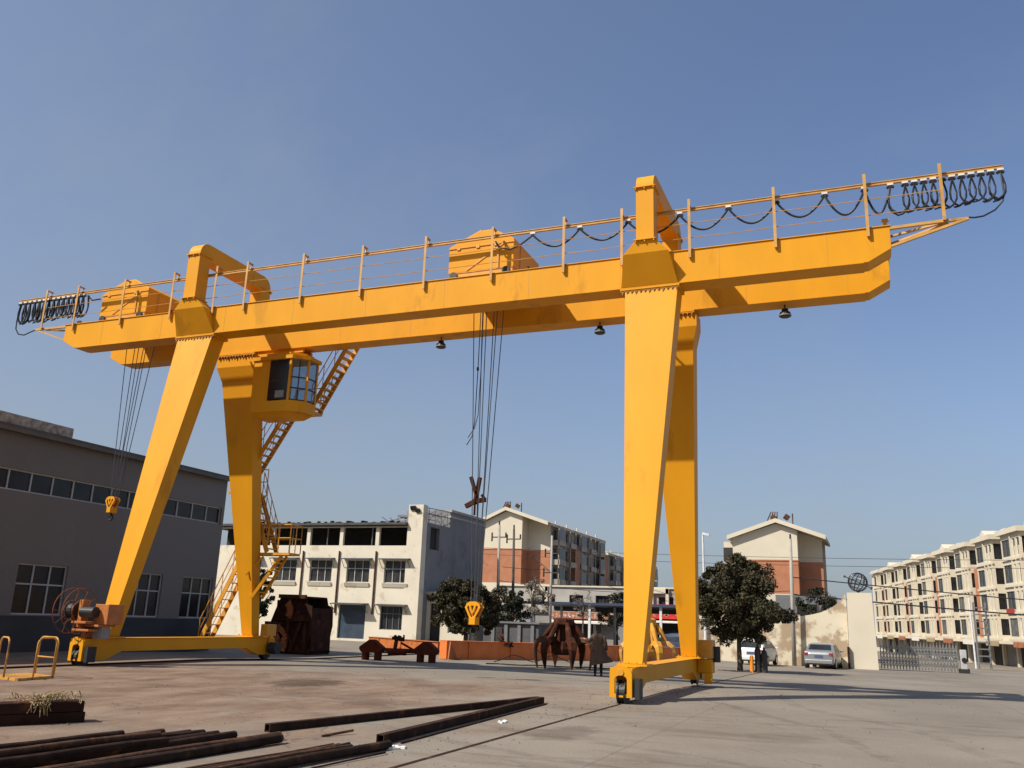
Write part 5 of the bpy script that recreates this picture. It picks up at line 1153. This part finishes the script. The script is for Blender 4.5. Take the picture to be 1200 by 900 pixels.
PL+=[((11.62,-18.6,.03),(11.98,-13.35,.03),.028,'pipe_brown','thin brown pipe squeezed between the second and third thick pipes'),
((11.90,-18.6,.03),(12.22,-13.25,.03),.028,'pipe','thin dark pipe squeezed between the third and fourth thick pipes'),
((12.56,-18.6,.03),(12.88,-13.1,.03),.026,'pipe_brown','thin brown pipe just behind the near edge pipe of the left heap'),
((11.55,-18.6,.14),(11.98,-13.9,.135),.045,'pipe_brown','brown pipe stacked on the back of the left heap'),
((13.6,-18.6,.10),(14.18,-13.15,.10),.028,'pipe_brown','brown rod resting on the right bundle')]
for p,q,r,m_,lab in PL: pipe(p,q,r*.87,m_,lab)
def channel(p,q,h,w,label):
    p=V(p);q=V(q); d=(q-p).normalized(); s=V((d.y,-d.x,0)); u=V((0,0,1)); b=MB()
    b.beam(p+u*h/2-s*w/2,q+u*h/2-s*w/2,.012,h); b.beam(p+u*(h-.006),q+u*(h-.006),w,.012); b.beam(p+u*.008,q+u*.008,w,.012); b.beam(p+u*h/2+s*(w/2),q+u*h/2+s*(w/2),.014,h*.97)
    return tag(b.build('steel_channel','pipe',bevel=.002),label,'steel channel','long steel channels on the ground')
channel((12.19,-12.09,0),(13.55,-5.05,0),.11,.09,'long steel channel lying alone behind, pointed left end')
channel((14.02,-12.2,0),(13.68,-5.2,0),.12,.10,'steel channel meeting the other at its right tip')
b=MB(); b.tube([(14.22,-12.0,.012),(13.86,-5.4,.012)],.012,6); tag(b.build('iron_rod','pipe'),'thin iron rod lying alongside the nearer channel','rod')
b=MB(); b.tube([(13.05,-12.05,.01),(13.22,-11.55,.05)],.018,6); tag(b.build('iron_stub','pipe_brown'),'short brown iron stub lying between pipes and channel','rod')
for (x,y,s_,lab) in((13.93,-11.75,.09,'small white plaster crumb by the channel end'),(14.35,-12.35,.13,'larger white plaster crumb next to the thick pipe'),(13.62,-8.2,.06,'white crumb lying by the middle of the channels'),(14.35,-8.9,.07,'pale crumb next to the crane rail groove'),(12.9,-8.0,.05,'tiny white crumb on top of the far channel')):
    b=MB()
    for k in range(9): b.cbox((x+random.uniform(-s_,s_)*.6,y+random.uniform(-s_,s_)*1.6,.012),(random.uniform(.3,1)*s_,random.uniform(.3,1)*s_,.02+random.random()*.02),rz=random.uniform(0,3),ry=random.uniform(-.2,.2))
    tag(b.build('plaster_crumb','chalk'),lab,'debris','white crumbs on the ground')
# gravel and chips scattered on the yard
rs=np.random.default_rng(4); b=MB()
for i in range(900):
    x=rs.uniform(6,22); y=-16+rs.random()**1.5*20
    if rs.random()<.35: x=rs.normal(14.7,.5)
    s_=rs.uniform(.006,.022)*(1.0+.6*(y>-8)); z_=gz(x,y); a=rs.uniform(0,3); c,s2=math.cos(a)*s_,math.sin(a)*s_
    b.add([(x-c,y-s2,z_),(x+s2,y-c,z_),(x+c,y+s2,z_),(x-s2,y+c,z_),(x,y,z_+s_*.8)],[(0,1,4),(1,2,4),(2,3,4),(3,0,4)])
mat('grit',(.16,.12,.09),.9,0,.5,20)
o=b.build('grit','grit'); o['kind']='stuff'; o['label']='loose grit and stone chips scattered over the yard floor'; o['category']='gravel'
# small items: street things near the gate
t=thing('street_ladder',(27.9,62,-.8),'tall dark lattice stand before the shops at right','rack')
b=MB()
for y in(61.7,62.3):
    for x in(27.6,28.5): b.cyl((x,y,-1.0),(x,y,4.3),.05,6)
for k in range(9): b.box(27.6,28.5,61.6,61.68,-.6+.55*k,-.5+.55*k)
b.build('frame','grey_metal',t); b=MB(); b.cyl((27.35,61.6,-1),(27.3,61.6,4.6),.08,8); b.build('post','white_metal',t)
# ------------------------------------------------------------------ camera
q={'yaw':-0.3892,'pitch':0.2611,'roll':0.0352,'f':1031.6827}
f=V((math.sin(q['yaw'])*math.cos(q['pitch']),math.cos(q['yaw'])*math.cos(q['pitch']),math.sin(q['pitch'])))
r0=V((math.cos(q['yaw']),-math.sin(q['yaw']),0)); u0=r0.cross(f)
r=r0*math.cos(q['roll'])+u0*math.sin(q['roll']); u=-r0*math.sin(q['roll'])+u0*math.cos(q['roll'])
cam=bpy.data.cameras.new('camera'); co=bpy.data.objects.new('camera',cam); COL.objects.link(co)
mw=Matrix((( r.x,u.x,-f.x,20.0116),(r.y,u.y,-f.y,-22.7854),(r.z,u.z,-f.z,1.6),(0,0,0,1)))
co.matrix_world=mw; cam.sensor_width=36; cam.lens=36*1031.68/1200; cam.clip_end=12000; cam.clip_start=.05
scn.camera=co
# ------------------------------------------------------------------ light
sd=V((.66,.75,-1)).normalized(); el=math.asin(-sd.z); az=math.atan2(-sd.x,-sd.y)
w=bpy.data.worlds.new('World'); scn.world=w; w.use_nodes=True; nt=w.node_tree
sky=nt.nodes.new('ShaderNodeTexSky'); sky.sky_type='NISHITA'; sky.sun_disc=False; sky.sun_elevation=el; sky.sun_rotation=az
sky.air_density=1.0; sky.dust_density=2.0; sky.ozone_density=3.0; sky.altitude=50
bg=nt.nodes['Background']; bg.inputs['Strength'].default_value=.10; 
# pale dust haze that thickens towards the horizon and towards the sun's side, with faint wisps
WN=nt.nodes; WL=nt.links
tcw=WN.new('ShaderNodeTexCoord'); sxw=WN.new('ShaderNodeSeparateXYZ'); WL.new(tcw.outputs['Generated'],sxw.inputs[0])
def wm(op,a,b_=None,c_=None):
    x=WN.new('ShaderNodeMath'); x.operation=op
    for i,q in enumerate((a,b_,c_)):
        if q is None: continue
        if isinstance(q,(int,float)): x.inputs[i].default_value=q
        else: WL.new(q,x.inputs[i])
    return x.outputs[0]
zc=wm('MAXIMUM',sxw.outputs[2],0.); fh_=wm('MULTIPLY',wm('EXPONENT',wm('MULTIPLY',zc,-5.2)),.92)
dt=wm('ADD',wm('MULTIPLY',sxw.outputs[0],-.66),wm('MULTIPLY',sxw.outputs[1],-.75))
fs_=wm('MULTIPLY',wm('MAXIMUM',wm('ADD',dt,.75),0.),.30)
mpw=WN.new('ShaderNodeMapping'); mpw.inputs['Scale'].default_value=(1.2,3.0,2.2); mpw.inputs['Rotation'].default_value=(.3,.5,.9); WL.new(tcw.outputs['Generated'],mpw.inputs[0])
nw=WN.new('ShaderNodeTexNoise'); nw.inputs['Scale'].default_value=1.6; nw.inputs['Detail'].default_value=7; nw.inputs['Roughness'].default_value=.6; WL.new(mpw.outputs[0],nw.inputs['Vector'])
fn_=wm('MULTIPLY',wm('MAXIMUM',wm('SUBTRACT',nw.outputs['Fac'],.5),0.),.85)
ft=wm('MINIMUM',wm('ADD',wm('ADD',fh_,fs_),fn_),.97)
mxw=WN.new('ShaderNodeMix'); mxw.data_type='RGBA'; WL.new(ft,mxw.inputs['Factor']); 
tint=WN.new('ShaderNodeMix'); tint.data_type='RGBA'; tint.blend_type='MULTIPLY'; tint.inputs['Factor'].default_value=1; WL.new(sky.outputs[0],tint.inputs['A']); tint.inputs['B'].default_value=(1.10,1.14,1.26,1)
WL.new(tint.outputs['Result'],mxw.inputs['A']); mxw.inputs['B'].default_value=(2.95,3.35,3.75,1); WL.new(mxw.outputs['Result'],bg.inputs[0])
sl=bpy.data.lights.new('sun','SUN'); sl.energy=5.0; sl.angle=math.radians(.5); sl.color=(1,.93,.82); so=bpy.data.objects.new('sun',sl); COL.objects.link(so)
so.rotation_euler=sd.to_track_quat('-Z','Y').to_euler(); so.location=(-20,-30,40)
scn.view_settings.view_transform='Standard'; scn.view_settings.look='None'; scn.view_settings.exposure=.20; scn.view_settings.gamma=1
